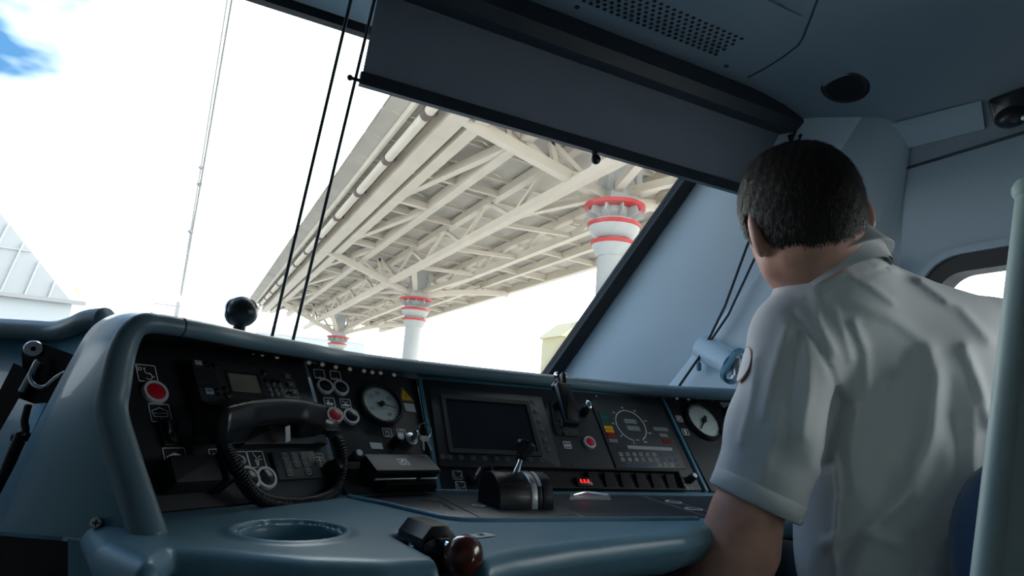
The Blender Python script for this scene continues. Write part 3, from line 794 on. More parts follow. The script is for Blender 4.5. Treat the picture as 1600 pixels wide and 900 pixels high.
# two longitudinal trusses
for x, ht, hb, ph in ((6.0, 5.05, 4.32, 0.0), (8.05, 4.92, 4.42, 0.8)):
    lbeam('top_chord', x, ht, 0.19, 0.19); lbeam('bottom_chord', x, hb, 0.19, 0.19)
    yy = YN + ph; up = True
    while yy < YFAR - 1.6:
        za, zb = (ez(hb), ez(ht)) if up else (ez(ht), ez(hb))
        g = G(); g.beam((x, yy, za + slope(yy)), (x, yy + 1.5, zb + slope(yy + 1.5)), 0.085, 0.085, (1, 0, 0)); put('web_member', g, 'cream', can, Matrix(), 0)
        yy += 1.5; up = not up
COLS = [(7.02, 10.0, 4.07), (7.02, 22.2, 3.72), (7.05, 35.6, 3.28)]
for (cx, cy, hr) in COLS + []:
    zt = ez(hr); m_ = T(cx, cy, 0)
    g = G(); g.lathe([(0.30, -0.2), (0.30, zt - 1.0), (0.27, zt - 0.2), (0.27, zt + 0.1)], 32, m_)
    col = put('column', g, 'pale', can, Matrix())
    for dz, r0, r1 in ((0.0, 0.58, 0.36), (-0.38, 0.50, 0.33), (-0.74, 0.42, 0.31)):
        g = G(); g.lathe([(r0, zt + dz - 0.04), (r0 + 0.02, zt + dz - 0.035), (r0 + 0.02, zt + dz + 0.035), (r0, zt + dz + 0.04)], 36, m_); put('red_ring', g, 'redband', col, Matrix())
        g = G(); g.lathe([(r1, zt + dz - 0.27), (r0 - 0.06, zt + dz - 0.17), (r0, zt + dz - 0.04)] if dz else [(0.30, zt - 0.32), (0.40, zt - 0.30), (0.40, zt - 0.27), (0.31, zt - 0.26), (0.33, zt - 0.03), (0.58, zt - 0.03)], 36, m_, cap=False); put('collar', g, 'pale', col, Matrix(), 180)
    for i in range(10):
        a = i * math.pi / 5; g = G(); g.beam((cx + 0.30 * math.cos(a), cy + 0.30 * math.sin(a), zt - 0.17), (cx + 0.53 * math.cos(a), cy + 0.53 * math.sin(a), zt - 0.09), 0.035, 0.19); put('fin', g, 'pale', col, Matrix(), 0)
    # head: tapered box post up to the roof, with bolted flanges
    zr = roofz(cx, cy) - 0.15
    g = G(); vs = []
    for z, w in ((zt + 0.06, 0.34), (zt + 0.45, 0.27), (zr, 0.20)): vs += [(cx - w, cy - w, z), (cx + w, cy - w, z), (cx + w, cy + w, z), (cx - w, cy + w, z)]
    g.add(vs, [(a * 4 + i, a * 4 + (i + 1) % 4, a * 4 + 4 + (i + 1) % 4, a * 4 + 4 + i) for a in range(2) for i in range(4)]); put('column_head', g, 'pale', col, Matrix(), 0)
    for sgn in (-1, 1):
        g = G(); g.box((cx + sgn * 0.34, cy - 0.30, zt + 0.62), (0.12, 0.05, 0.75)); put('flange', g, 'pale', col, Matrix(), 0)
        # cantilever arms: arched lower member and struts
        xe = 3.6 if sgn < 0 else 10.7
        arc = []
        for i in range(11):
            t = i / 10; x = cx + (xe - cx) * t; z = zt + 0.12 + (roofz(xe, cy) - 0.30 - zt - 0.12) * (t if sgn < 0 else 1 - (1 - t) ** 1.7)
            arc.append(Vector((x, cy, z)))
        g = G()
        for a, b in zip(arc, arc[1:]): g.beam(a, b, 0.20, 0.20, (0, 1, 0))
        arm = put('cantilever_arm', g, 'cream', can, Matrix(), 0)
        for (ta, tb) in ((0.15, 0.45), (0.42, 0.45), (0.42, 0.72), (0.70, 0.72)):
            pa = arc[int(ta * 10)]; xb = cx + (xe - cx) * tb
            g = G(); g.beam(pa, (xb, cy, roofz(xb, cy) - 0.14), 0.10, 0.10, (0, 1, 0)); put('strut', g, 'cream', arm, Matrix(), 0)
        for sy in (-1, 1):                                       # knee braces along the platform
            g = G(); g.beam((cx + sgn * 0.15, cy + sy * 0.25, zt + 0.3), (cx + sgn * 1.0, cy + sy * 2.6, ez(4.36 if sgn < 0 else 4.44) + slope(cy)), 0.16, 0.16); put('knee_brace', g, 'cream', can, Matrix(), 0)
# cross members between the columns, every half bay
for cy in (5.5, 13.2, 16.2, 19.2, 26, 29.3, 32.5, 38.5):
    g = G(); g.beam((3.56, cy, ez(5.14) + slope(cy)), (6.0, cy, ez(5.02) + slope(cy)), 0.10, 0.14); put('cross_tie', g, 'cream', can, Matrix(), 0)
    g = G(); g.beam((6.0, cy, ez(4.32) + slope(cy)), (8.05, cy, ez(4.42) + slope(cy)), 0.10, 0.10); put('cross_tie', g, 'cream', can, Matrix(), 0)
    g = G(); g.beam((8.05, cy, ez(4.80) + slope(cy)), (10.7, cy, ez(4.68) + slope(cy)), 0.10, 0.14); put('cross_tie', g, 'cream', can, Matrix(), 0)

# overhead line, hall and far things
def wire(name, pts, r, label):
    g = G(); g.tube(pts, r, 6); return put(name, g, 'wire', None, Matrix(), 180, label, 'wire')
cw = thing('overhead_wire', 'thin overhead line wire with droppers running ahead above the track', 'wire', T(-0.2, 12, 5))
g = G(); g.tube([at(366, -30, 5.6), at(362, 0, 6), at(318, 260, 12), at(283, 462, 40)], [0.010, 0.010, 0.020, 0.055], 6); put('contact_wire', g, 'wire', cw, Matrix())
g = G(); g.tube([at(360, -30, 6.0), at(355, 0, 6.4), at(314, 262, 13), at(282, 458, 41)], [0.007, 0.007, 0.014, 0.04], 6); put('carrier_wire', g, 'wire', cw, Matrix())
for q, Z in (((314, 262), 12.5), ((311, 288), 13.2), ((297, 362), 18)):
    g = G(); p = at(q[0], q[1], Z); g.sphere(p, 0.0032 * Z, 10, 6); g.cyl(p + Vector((-.004 * Z, 0, 0)), p + Vector((.004 * Z, 0, 0)), 0.0015 * Z, seg=8); put('clamp', g, 'wire', cw, Matrix())
p = at(279, 472, 60); mast = thing('line_mast', 'slim far mast of the overhead line behind the console hood', 'mast', T(p.x, p.y, GZ))
g = G(); g.beam((p.x, p.y, GZ), (p.x, p.y, p.z), 0.35, 0.35, (0, 1, 0)); put('post', g, 'wire', mast, Matrix(), 0)
g = G(); g.beam((p.x - 2.0, p.y, p.z - 0.4), (p.x + 0.2, p.y, p.z - 0.4), 0.12, 0.12); put('bracket_arm', g, 'wire', mast, Matrix(), 0)
# white hall at the left
C0 = at(112, 472, 60); hall = thing('depot_hall', 'pale depot hall with a steep ribbed roof at the left', 'building', T(C0.x - 12, C0.y, GZ))
Pk = at(-330, -80, 78); L0 = Vector((C0.x - 45, C0.y, C0.z)); L1 = Vector((Pk.x - 45, Pk.y, Pk.z))
g = G(); g.add([C0, Pk, L1, L0, C0 + Vector((0, 30, 0))], [(0, 1, 2, 3), (0, 4, 1)]); put('roof', g, 'hallroof', hall, Matrix(), 0)
for i in range(26):
    t = i / 25; a = L0.lerp(C0, t)
    d = (Pk - C0); s_ = 1.0
    b = a + (L1 - L0); tt = 1.0
    e = a + (Vector((a.x, L1.y, L1.z)) - a) * 1.0                # ribs run straight up the slope, cut at the hip
    hipx = (C0.x - a.x) / (C0.x - Pk.x) if a.x > Pk.x else 1.0
    e = a + (Vector((a.x, L1.y, L1.z)) - a) * min(1.0, hipx)
    if (e - a).length > 0.3:
        g = G(); g.beam(a + Vector((0, -0.1, 0.1)), e + Vector((0, -0.1, 0.1)), 0.12, 0.25); put('roof_rib', g, 'hall', hall, Matrix(), 0)
for i in range(1, 9):
    t = i / 9; a = L0.lerp(L1, t); b = C0.lerp(Pk, t); g = G(); g.beam(a + Vector((0, -.15, .1)), b + Vector((0, -.15, .1)), 0.10, 0.10); put('sheet_lap', g, 'hall', hall, Matrix(), 0)
g = G(); g.box(((C0.x + L0.x) / 2, C0.y + 15.4, (C0.z + GZ) / 2), (45, 30, C0.z - GZ)); put('wall', g, 'hall', hall, Matrix(), 0)
g = G(); g.beam(L0 + Vector((0, -0.4, 0)), C0 + Vector((1.2, -0.4, -0.05)), 0.5, 0.35); put('gutter', g, 'wire', hall, Matrix(), 0)
# yellow house behind the pillar, dome, low shed
p = at(886, 548, 70); yh = thing('yellow_house', 'pale yellow house beyond the platform, just left of the pillar', 'building', T(p.x, p.y, GZ))
w_ = 3.6
g = G(); g.box((p.x, p.y, (GZ + p.z + 1.2) / 2), (w_, 5, p.z + 1.2 - GZ)); put('wall', g, 'yellowwall', yh, Matrix(), 0)
g = G(); g.prism([(-2.4, 0), (2.4, 0), (0, 1.9)], -2.6, 2.6, 0, T(p.x, p.y, p.z + 1.2) @ rot('X', 90)); put('roof', g, 'yellowwall', yh, Matrix(), 0)
p = at(116, 470, 130); dm = thing('church_dome', 'tiny orange dome beyond the depot hall', 'building', T(p.x, p.y, GZ))
g = G(); g.lathe([(1.3, GZ), (1.3, p.z)], 16, T(p.x, p.y, 0)); put('drum', g, 'hall', dm, Matrix())
g = G(); g.lathe([(1.3, p.z), (1.5, p.z + 0.5), (0.9, p.z + 1.4), (0.1, p.z + 2.6)], 16, T(p.x, p.y, 0)); put('dome', g, 'orange', dm, Matrix())
p = at(486, 522, 150); sh = thing('far_shed', 'low pale far shed under the end of the canopy', 'building', T(p.x, p.y, GZ))
g = G(); g.box((p.x, p.y, (GZ + p.z - 1) / 2), (24, 8, p.z - 1 - GZ)); put('wall', g, 'hall', sh, Matrix(), 0)
arcp = [(12 * math.cos(math.radians(a)), 2.6 * math.sin(math.radians(a))) for a in range(0, 181, 15)]
g = G(); g.prism(arcp, -4.2, 4.2, 0, T(p.x, p.y, p.z - 1.3) @ rot('X', 90)); put('roof', g, 'ground', sh, Matrix(), 0)
# =================================================================== DRIVER'S CONSOLE
DZ = 0.76
def ondesk(q, z=DZ): return onp(q[0], q[1], (0, 0, z), (0, 0, 1))
PC = frame(ondesk((690, 770)), 90, 55)
pL0 = ondesk((535, 774))
PM = frame(pL0, 75, 55)
PL = frame(pL0, 57, 55)
con = thing('driver_console', 'blue-grey moulded driver\'s console curving across under the windscreen', 'console', T(0.5, 0.9, 0))
# --- hood lip, top and left cheek
ZH = 0.9675
hp = [onp(q[0], q[1], (0, 0, 0.979), (0, 0, 1)) for q in ((1160, 609), (1000, 600), (850, 585), (700, 569), (561, 552), (480, 536), (400, 521), (330, 505), (285, 496), (250, 490))]
hp = [Vector((1.40, hp[0].y - 0.005, 0)), Vector((1.2, hp[0].y, 0))] + hp
hp = [Vector((p.x, p.y, ZH)) for p in hp]
cheek = [at(*q) for q in ((224, 506, .702), (205, 519, .694), (190, 552, .687), (180, 600, .677), (174, 645, .667), (188, 700, .652), (210, 770, .634), (236, 850, .615))]
path = spline(hp + cheek, 6)
rad = []
for i, p in enumerate(path):
    j_ = i / 6.0; rad.append(float(np.interp(j_, [0, 6, 9, 11, 13, 15, 20], [0.0125, 0.0125, 0.0112, 0.0110, 0.0125, 0.0155, 0.0165])))
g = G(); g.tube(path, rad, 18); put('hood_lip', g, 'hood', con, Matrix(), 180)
# hood top: from the lip forward to the windscreen
hs = spline(hp, 5); g = G(); vs = []; k = 5
for p in hs:
    far = Vector((p.x * 0.93, 1.57, 0.95)) if p.x < 1.2 else Vector((p.x, 1.50, 0.95))
    for j in range(k):
        t = j / (k - 1); q = p.lerp(far, t); q.z = (0.979 if j == 0 else 0.978) - 0.035 * t
        vs.append(q)
g.add(vs, [(i * k + j, i * k + j + 1, (i + 1) * k + j + 1, (i + 1) * k + j) for i in range(len(hs) - 1) for j in range(k - 1)])
put('hood_top', g, 'hood', con, Matrix(), 180)
# underside soffit of the hood, lip -> panel top
def ptop(F, u, v): return F @ Vector((u, v, -0.004))
tops = []
for p in hs:
    if p.x > 0.40: q = PC @ Vector((p.x - PC.translation.x, 0.243, -0.004))
    else:
        l = PL.inverted() @ p; lm = PM.inverted() @ p
        q = PL @ Vector((l.x, 0.243, -0.004)) if l.x < 0.0 else PM @ Vector((lm.x, 0.243, -0.004))
    tops.append(q)
g = G(); vs = []
for a, b in zip(hs, tops): vs += [a + Vector((0, 0, -0.008)), b]
g.add(vs, [(2 * i, 2 * i + 2, 2 * i + 3, 2 * i + 1) for i in range(len(hs) - 1)]); put('hood_soffit', g, 'panel', con, Matrix(), 180)
# joint across the hood
jp = hs[min(range(len(hs)), key=lambda i: abs(project(hs[i])[0] - 283))]
tg = (hs[-1] - hs[-4]).normalized()
g = G(); g.lathe([(0.0116, -0.0010), (0.0116, 0.0010)], 24, T(*jp) @ tg.to_track_quat('Z', 'Y').to_matrix().to_4x4()); put('hood_joint', g, 'seam', con, Matrix())
# cheek: inner wall back to the panel, outer fairing
cs = spline([hp[-1]] + cheek, 6)
pe = [PL @ Vector((-0.292, 0.245 * (1 - i / (len(cs) - 1)), 0.0)) for i in range(len(cs))]
g = G(); vs = []
for a, b in zip(cs, pe): vs += [a, b]
g.add(vs, [(2 * i, 2 * i + 1, 2 * i + 3, 2 * i + 2) for i in range(len(cs) - 1)]); put('cheek_inner', g, 'panel', con, Matrix(), 180)
lf = spline([at(*q) for q in ((235, 487, .76), (205, 486, .76), (170, 494, .765), (140, 515, .765), (112, 560, .760), (84, 612, .75), (48, 680, .735), (8, 757, .72), (-30, 828, .70))], 6)
ct = cs
nn_ = min(len(lf), len(ct)); g = G(); vs = []; k = 7
for i in range(nn_):
    for j in range(k):
        t = j / (k - 1); q = ct[i].lerp(lf[i], t)
        bul = math.sin(math.pi * t) * 0.012; q = q + (CAMP - q).normalized() * bul; vs.append(q)
    vs.append(lf[i] + Vector((0.02, 0.06, 0.0)))
k += 1
g.add(vs, [(i * k + j, i * k + j + 1, (i + 1) * k + j + 1, (i + 1) * k + j) for i in range(nn_ - 1) for j in range(k - 1)])
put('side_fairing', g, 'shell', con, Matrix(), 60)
fp = at(150, 817, 0.70); nrm = (CAMP - fp).normalized()
g = G(); g.lathe([(0.0055, -0.004), (0.0055, 0.004), (0.004, 0.0055), (0.0, 0.0055)], 16); scr = put('fairing_screw', g, 'steel', con, surf_mtx(at(150, 817, 0.632), nrm, (0, 0, 1)), label='bright cross-head screw')
g = G(); g.box((0, 0, 0.0056), (0.006, 0.0014, 0.0008)); g.box((0, 0, 0.0056), (0.0014, 0.006, 0.0008)); put('slot', g, 'void', scr, WM[scr.name])

# --- desk slab, modelled as one moulding with cup well and lever slot
front = [(232, 872), (262, 853), (340, 858), (410, 866), (484, 873), (599, 876), (660, 873), (748, 871), (800, 859), (900, 845), (1000, 835), (1060, 830)]
fpts = [ondesk(q) for q in front]
plan = [(p.x, p.y) for p in fpts] + [(0.70, 0.735), (0.78, 0.79), (0.90, 0.86), (1.40, 0.90), (1.40, 1.045), (0.40, 1.045), (0.235, 1.0), (-0.03, 0.875), (-0.06, 0.80), (-0.04, 0.70)]
cupc = (0.120, 0.728); cz = DZ
slotA = ondesk((634, 836)); slotB = ondesk((722, 874)); slotC = slotB + (slotB - slotA).normalized() * 0.09
def desk_sdf(X, Y, Z):
    d2 = sd_poly(X[:, :, 0], Y[:, :, 0], plan)[:, :, None]
    roll = np.clip((DZ - 0.022 - Z), 0, 1) * 0.55
    thick = np.where(X < 0.30, 0.16, 0.16 - 0.098 * np.clip((X - 0.30) / 0.08, 0, 1))
    d = smax(d2 + roll - 0.012, Z - DZ, 0.022)
    d = smax(d, DZ - thick - Z, 0.03)
    rc = np.sqrt((X - cupc[0]) ** 2 + (Y - cupc[1]) ** 2)
    d = smin(d, np.sqrt((rc - 0.058) ** 2 + (Z - DZ + 0.001) ** 2) - 0.004, 0.008)
    d = smax(d, -(np.maximum(rc - 0.055, DZ - 0.0035 - Z)), 0.003)
    d = smin(d, np.sqrt((rc - 0.050) ** 2 + (Z - DZ + 0.004) ** 2) - 0.0035, 0.003)
    d = smax(d, -(np.maximum(rc - 0.047, DZ - 0.055 - Z)), 0.004)
    ax, ay = slotA.x, slotA.y; bx, by = slotC.x - ax, slotC.y - ay
    t = np.clip(((X - ax) * bx + (Y - ay) * by) / (bx * bx + by * by), 0, 1)
    dl = np.sqrt((X - ax - t * bx) ** 2 + (Y - ay - t * by) ** 2) - (0.013 + 0.013 * t)
    d = smax(d, -np.maximum(dl, DZ - 0.034 - Z), 0.008)
    return d
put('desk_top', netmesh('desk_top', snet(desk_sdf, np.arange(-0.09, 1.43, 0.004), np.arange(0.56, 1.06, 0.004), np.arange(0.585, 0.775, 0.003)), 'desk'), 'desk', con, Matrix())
# lower structure under the desk
g = G(); g.box((0.50, 0.80, 0.65), (0.30, 0.03, 0.12)); put('front_board', g, 'brown', con, Matrix(), 0, label='brown veneer board under the desk edge')
g = G(); g.box((0.65, 1.40, 0.36), (1.45, 0.04, 0.70)); put('kick_panel', g, 'blackmatt', con, Matrix(), 0)
g = G(); g.box((-0.02, 0.80, 0.35), (0.22, 0.24, 0.66), 0.01); put('pedestal', g, 'shell', con, Matrix())
# backing behind the instrument panels (its blue-grey shows in the joints)
g = G()
for F, u0, u1 in ((PC, -0.012, 1.02), (PM, 0.0, 0.172), (PL, -0.292, 0.002)):
    g.add([(u0, -0.004, -0.006), (u1, -0.004, -0.006), (u1, 0.25, -0.006), (u0, 0.25, -0.006)], [(0, 1, 2, 3)], F)
put('panel_backing', g, 'shell', con, Matrix(), 0)

# downlights under the hood
gs = G(); gs.lathe([(0.0036, 0), (0.0036, 0.002), (0.0025, 0.003), (0.0, 0.0034)], 12); sm_ = meshof('downlight', gs, MT['spot'], 60)
for F, qs in ((PL, ((282, 536), (305, 538), (327, 541), (353, 545), (380, 550), (393, 553), (407, 556), (430, 560))), (PM, ((481, 569), (502, 572), (523, 576), (545, 579), (567, 582), (580, 584), (593, 585), (614, 588))), (PC, ((1056, 624), (1074, 625), (1092, 626), (1112, 627), (1133, 628), (1148, 629)))):
    for q in qs:
        u, v = uv(F, q); put('downlight', sm_, 'spot', con, F @ T(u, v, 0.0035))

# =================================================================== panel makers
def poly_panel(name, F, qs, label, thick=0.004, m='panel', r=0.004):
    """instrument panel plate cut to the outline given by image corners on its own plane"""
    P = [uv(F, q) for q in qs]
    if sum(P[i - 1][0] * P[i][1] - P[i][0] * P[i - 1][1] for i in range(len(P))) < 0: P.reverse()
    t = thing(name, label, 'panel', F)
    g = G(); g.prism(P, -0.004, 0.0, 0.0015, bev0=0); put('plate', g, m, t, F)
    return t
btn_meshes = {}
def button(F, q, r, lens, parent, label=None, ring='ring'):
    u, v = uv(F, q); m_ = F @ T(u, v, 0)
    key = ('b', r, ring)
    if key not in btn_meshes:
        g = G(); g.lathe([(r, 0), (r, 0.004), (r * 0.93, 0.0055), (r * 0.74, 0.0055), (r * 0.70, 0.004)], 36, cap=False); btn_meshes[key] = meshof('push_button', g, MT[ring], 50)
        g = G(); g.lathe([(r * 0.71, 0.003), (r * 0.71, 0.0048), (r * 0.60, 0.0054), (0.0, 0.0058)], 32, cap=False); btn_meshes[('l', r, lens)] = meshof('lens', g, MT[lens], 60)
    if ('l', r, lens) not in btn_meshes:
        g = G(); g.lathe([(r * 0.71, 0.003), (r * 0.71, 0.0048), (r * 0.60, 0.0054), (0.0, 0.0058)], 32, cap=False); btn_meshes[('l', r, lens)] = meshof('lens', g, MT[lens], 60)
    b = put('push_button', btn_meshes[key], ring, parent, m_); put('lens', btn_meshes[('l', r, lens)], lens, b, m_)
    if label: b['label'] = label
    return b
def icon(F, q, w, h, strokes, parent, fills=(), lw=0.0011, frame_=True, m='white', rotdeg=0):
    """pictogram plate: thin white frame and symbol; strokes in a unit square"""
    u, v = uv(F, q); m_ = F @ T(u, v, 0.0003) @ rot('Z', rotdeg)
    g = G(); g.prism(rrect(w, h, 0.0012, 2), 0, 0.0005); o = put('label_plate', g, 'panel', parent, m_, 0)
    g = G()
    if frame_: g.ribbon(rrect(w - lw, h - lw, 0.0015, 3), lw, 0.0004, 0.0008, True)
    for s in strokes: g.ribbon([((a - .5) * w, (b - .5) * h) for a, b in s], lw * 0.9, 0.0004, 0.0008)
    for s in fills:
        P = [((a - .5) * w, (b - .5) * h) for a, b in s]
        if sum(P[i - 1][0] * P[i][1] - P[i][0] * P[i - 1][1] for i in range(len(P))) < 0: P.reverse()
        g.prism(P, 0.0004, 0.0008)
    put('symbol', g, m, o, m_, 0); return o
def arc(cx, cy, r, a0, a1, n=14): return [(cx + r * math.cos(math.radians(a0 + (a1 - a0) * i / (n - 1))), cy + r * math.sin(math.radians(a0 + (a1 - a0) * i / (n - 1)))) for i in range(n)]
def stickers(F, q4, parent, m='sticker', name='sticker'):
    P = [uv(F, q) for q in q4]
    if sum(P[i - 1][0] * P[i][1] - P[i][0] * P[i - 1][1] for i in range(len(P))) < 0: P.reverse()
    g = G(); g.prism(P, 0.0, 0.0008); return put(name, g, m, parent, F, 0)
def ubox(F, q0, q1, off=0.0):
    a = uv(F, q0, off); b = uv(F, q1, off); return min(a[0], b[0]), max(a[0], b[0]), min(a[1], b[1]), max(a[1], b[1])
def txt(F, q, s, size, parent, m='white', name='lettering', off=0.0008):
    u, v = uv(F, q); vs, fs = textmesh(s, size); g = G(); g.add(vs, fs); return put(name, g, m, parent, F @ T(u, v, off), 0)

# ------------------------------------------------------------------ LEFT PANEL
lp = poly_panel('instrument_panel', PL, ((205, 515), (474, 562), (530, 772), (250, 800), (196, 640)), 'dark angled instrument panel at the left end behind the handset')
wheel = [arc(.56, .32, .17, -150, 100), [(.40, .72), (.44, .5), (.66, .5), (.78, .3), (.86, .34)]]
icon(PL, c2(93, 205), 0.026, 0.026, wheel + [arc(.2, .74, .08, 0, 360), arc(.2, .74, .17, 120, 240)], lp, [arc(.42, .78, .05, 0, 360, 8)])
button(PL, c2(131, 303), 0.0165, 'red', lp, 'red push button in a pale ring')
icon(PL, c2(160, 404), 0.027, 0.026, [[(.12, .6), (.5, .78), (.88, .6), (.82, .3), (.18, .3), (.12, .6)], [(.5, .28), (.5, .08)], [(.2, .48), (.8, .48)]], lp)
u, v = uv(PL, c2(198, 510)); m_ = PL @ T(u, v, 0)
g = G(); g.box((0, 0, 0.003), (0.022, 0.036, 0.006), 0.002); sw = put('rocker_switch', g, 'black', lp, m_)
g = G(); g.prism([(-0.014, 0), (0.014, 0), (0.010, 0.012), (-0.004, 0.007)], -0.007, 0.007, 0.001, rot('Z', 90) @ rot('X', 90)); put('rocker', g, 'black', sw, m_ @ T(0, 0, 0.005))
g = G(); g.lathe([(0.007, 0), (0.007, 0.006), (0.003, 0.008)], 14, T(0.0, -0.010, 0.006)); put('knob', g, 'blackmatt', sw, m_)
icon(PL, c2(236, 627), 0.029, 0.026, [[(.12, .55), (.88, .55), (.84, .3), (.16, .3), (.12, .55)], [(.5, .25), (.5, .08)]], lp, [[(.14, .56), (.5, .74), (.86, .56), (.84, .36), (.16, .36)]])
for q, st in (((456, 628), [[(.2, .3), (.2, .7), (.8, .7), (.8, .3)]]), ((560, 640), [arc(.45, .5, .3, 0, 360, 20), arc(.62, .5, .22, -90, 90)]), ((644, 637), [[(.35, .9), (.5, .6), (.62, .45), (.5, .1)], [(.62, .62), (.8, .7)], [(.62, .5), (.85, .5)], arc(.3, .3, .14, -60, 60), arc(.3, .3, .22, -60, 60)])):
    icon(PL, c2(*q), 0.026, 0.025, st, lp)
button(PL, c2(598, 735), 0.0175, 'darklens', lp); button(PL, c2(687, 733), 0.0165, 'darklens', lp)
icon(PL, c3(200, 620), 0.022, 0.022, [arc(.5, .1, .62, 40, 140), [(.5, .1), (.62, .75)], arc(.5, .1, .4, 50, 120)], lp)
# keypad unit
kp = thing('keypad_unit', 'grey keypad with round-cornered keys below the handset', 'keypad', PL)
a = uv(PL, c2(705, 607)); b_ = uv(PL, c3(208, 722)); x0, x1, y0, y1 = a[0], b_[0], b_[1], a[1]
g = G(); g.prism(rrect(x1 - x0, y1 - y0, 0.002, 3, ((x0 + x1) / 2, (y0 + y1) / 2)), 0, 0.006, 0.001); put('face', g, 'panel2', kp, PL)
kw = (x1 - x0); kh = (y1 - y0); g = G(); g.prism(rrect(kw * .66, kh * .90, 0.002, 3, (x0 + kw * .47, y0 + kh * .5)), 0.006, 0.0065); put('inlay', g, 'panel', kp, PL)
gk = G(); gk.prism(rrect(0.0105, 0.0098, 0.002, 3), 0, 0.0010, 0.0003); gk.ribbon(rrect(0.0098, 0.0092, 0.002, 3), 0.0006, 0.0010, 0.0013, True); gkm = meshof('key', gk, MT['greyprint'], 0)
for r in range(3):
    for c in range(3):
        if r == 2 and c == 1: continue
        kx = x0 + kw * (.25 + .215 * c); ky = y0 + kh * (.80 - .29 * r)
        kk = put('key', gkm, 'greyprint', kp, PL @ T(kx, ky, 0.0066)); kk.data.materials.clear() if False else None
        g = G(); g.prism(rrect(0.0085, 0.0078, 0.0016, 3), 0.0010, 0.0014); put('cap', g, 'panel2', kk, WM[kk.name], 0)
        vs, fs = textmesh(str(r * 3 + c + 1), 0.006); g = G(); g.add(vs, fs); put('digit', g, 'greyprint', kk, WM[kk.name] @ T(0, 0, 0.0016), 0)
for xx in (0.07, 0.93):
    g = G(); g.lathe([(0.002, 0), (0.002, 0.001)], 10); put('screw', g, 'black', kp, PL @ T(x0 + kw * xx, y0 + kh * .5, 0.006))
# black lamp box below, with its stubby cylinder
u, v = uv(PL, (322, 748)); m_ = PL @ T(u, v, 0)
lb = thing('alarm_switch_box', 'black box with a stubby cylinder at the lower left of the console', 'switch box', m_)
g = G(); g.box((-0.030, -0.001, 0.016), (0.066, 0.036, 0.032), 0.004); put('body', g, 'blackmatt', lb, m_)
g = G(); g.box((0.006, -0.001, 0.020), (0.014, 0.042, 0.038), 0.003); put('front_cover', g, 'blackmatt', lb, m_)
g = G(); g.cyl((0.010, 0, 0.020), (0.030, 0, 0.020), 0.014, 0.014, 28); put('cylinder', g, 'black', lb, m_)
g = G(); g.cyl((0.022, 0, 0.020), (0.025, 0, 0.020), 0.0152, 0.0152, 28); put('ring', g, 'steel', lb, m_)
# radio -----------------------------------------------------------
rd = thing('cab_radio', 'dark cab radio with loudspeaker slots, small olive screen and keypad', 'radio', PL)
OFF = 0.020
cr = [uv(PL, c2(*q), OFF) for q in ((300, 118), (775, 190), (880, 372), (385, 345))]
x0, x1 = (cr[0][0] + cr[3][0]) / 2, max(cr[1][0], cr[2][0]); y1 = (cr[0][1] + cr[1][1]) / 2; y0 = cr[3][1]
RF = PL @ T(x0, y0, 0); RWd, RHt = x1 - x0, y1 - y0
g = G(); g.prism(rrect(RWd, RHt, 0.004, 4, (RWd / 2, RHt / 2)), 0, OFF, 0.0015, bev0=0); put('body', g, 'panel2', rd, RF)
def rq(x, y): u_, v_ = uv(PL, c2(x, y), OFF); return u_ - x0, v_ - y0
g = G(); sx0 = rq(335, 185)
for i in range(8):
    t = i; yy = rq(400, 188 + 12.2 * t)[1]
    g = G(); g.box((rq(390, 240)[0] + 0.001, yy, OFF + 0.0004), (0.033, 0.0017, 0.0012)); put('speaker_slot', g, 'void', rd, RF, 0)
a = rq(495, 203); b_ = rq(668, 308); g = G(); g.prism(rrect(b_[0] - a[0] + 0.010, a[1] - b_[1] + 0.008, 0.002, 3, ((a[0] + b_[0]) / 2 + 0.002, (a[1] + b_[1]) / 2)), OFF, OFF + 0.0012, 0.0004); put('bezel', g, 'void', rd, RF)
g = G(); g.prism(rrect(b_[0] - a[0] - 0.001, a[1] - b_[1] - 0.001, 0.001, 3, ((a[0] + b_[0]) / 2, (a[1] + b_[1]) / 2)), OFF + 0.0012, OFF + 0.0016); put('screen', g, 'lcd', rd, RF, 0, label='small olive display')
gk = G(); gk.lathe([(0.0034, 0), (0.0034, 0.0015), (0.0025, 0.002), (0, 0.002)], 14); kmesh = meshof('key', gk, MT['greyprint'], 60)
gt = G(); gt.lathe([(0.0026, 0.0019), (0.0026, 0.0024), (0, 0.0025)], 14); ktop = meshof('cap', gt, MT['panel'], 0)
o0 = rq(700, 258); o1 = rq(762, 265); o3 = rq(735, 330)
digits = '123456789*0#'
for r in range(4):
    for c in range(3):
        p = (o0[0] + (o1[0] - o0[0]) * c / 2 , o0[1] + (o3[1] - o0[1]) * r / 3)
        kk = put('key', kmesh, 'greyprint', rd, RF @ T(p[0] + 0.0006 * r, p[1], OFF)); put('cap', ktop, 'panel', kk, WM[kk.name])
        vs, fs = textmesh(digits[r * 3 + c], 0.0042); g = G(); g.add(vs, fs); put('digit', g, 'white', kk, WM[kk.name] @ T(0, 0, 0.0027), 0)
for (x, y) in ((797, 222), (815, 262), (832, 302), (850, 343)):
    p = rq(x, y); g = G(); g.box((p[0], p[1], OFF + 0.001), (0.0125, 0.0075, 0.002), 0.0006); kk = put('soft_key', g, 'panel', rd, RF)
    g = G(); g.ribbon(rrect(0.0115, 0.0065, 0.001, 2, p), 0.0005, OFF + 0.002, OFF + 0.0024, True); g.box((p[0], p[1], OFF + 0.0022), (0.005, 0.002, 0.0004)); put('print', g, 'greyprint', kk, RF, 0)
p = rq(350, 152); g = G(); g.box((p[0], p[1], OFF + 0.0008), (0.011, 0.007, 0.0016), 0.0005); put('badge', g, 'greyprint', rd, RF)
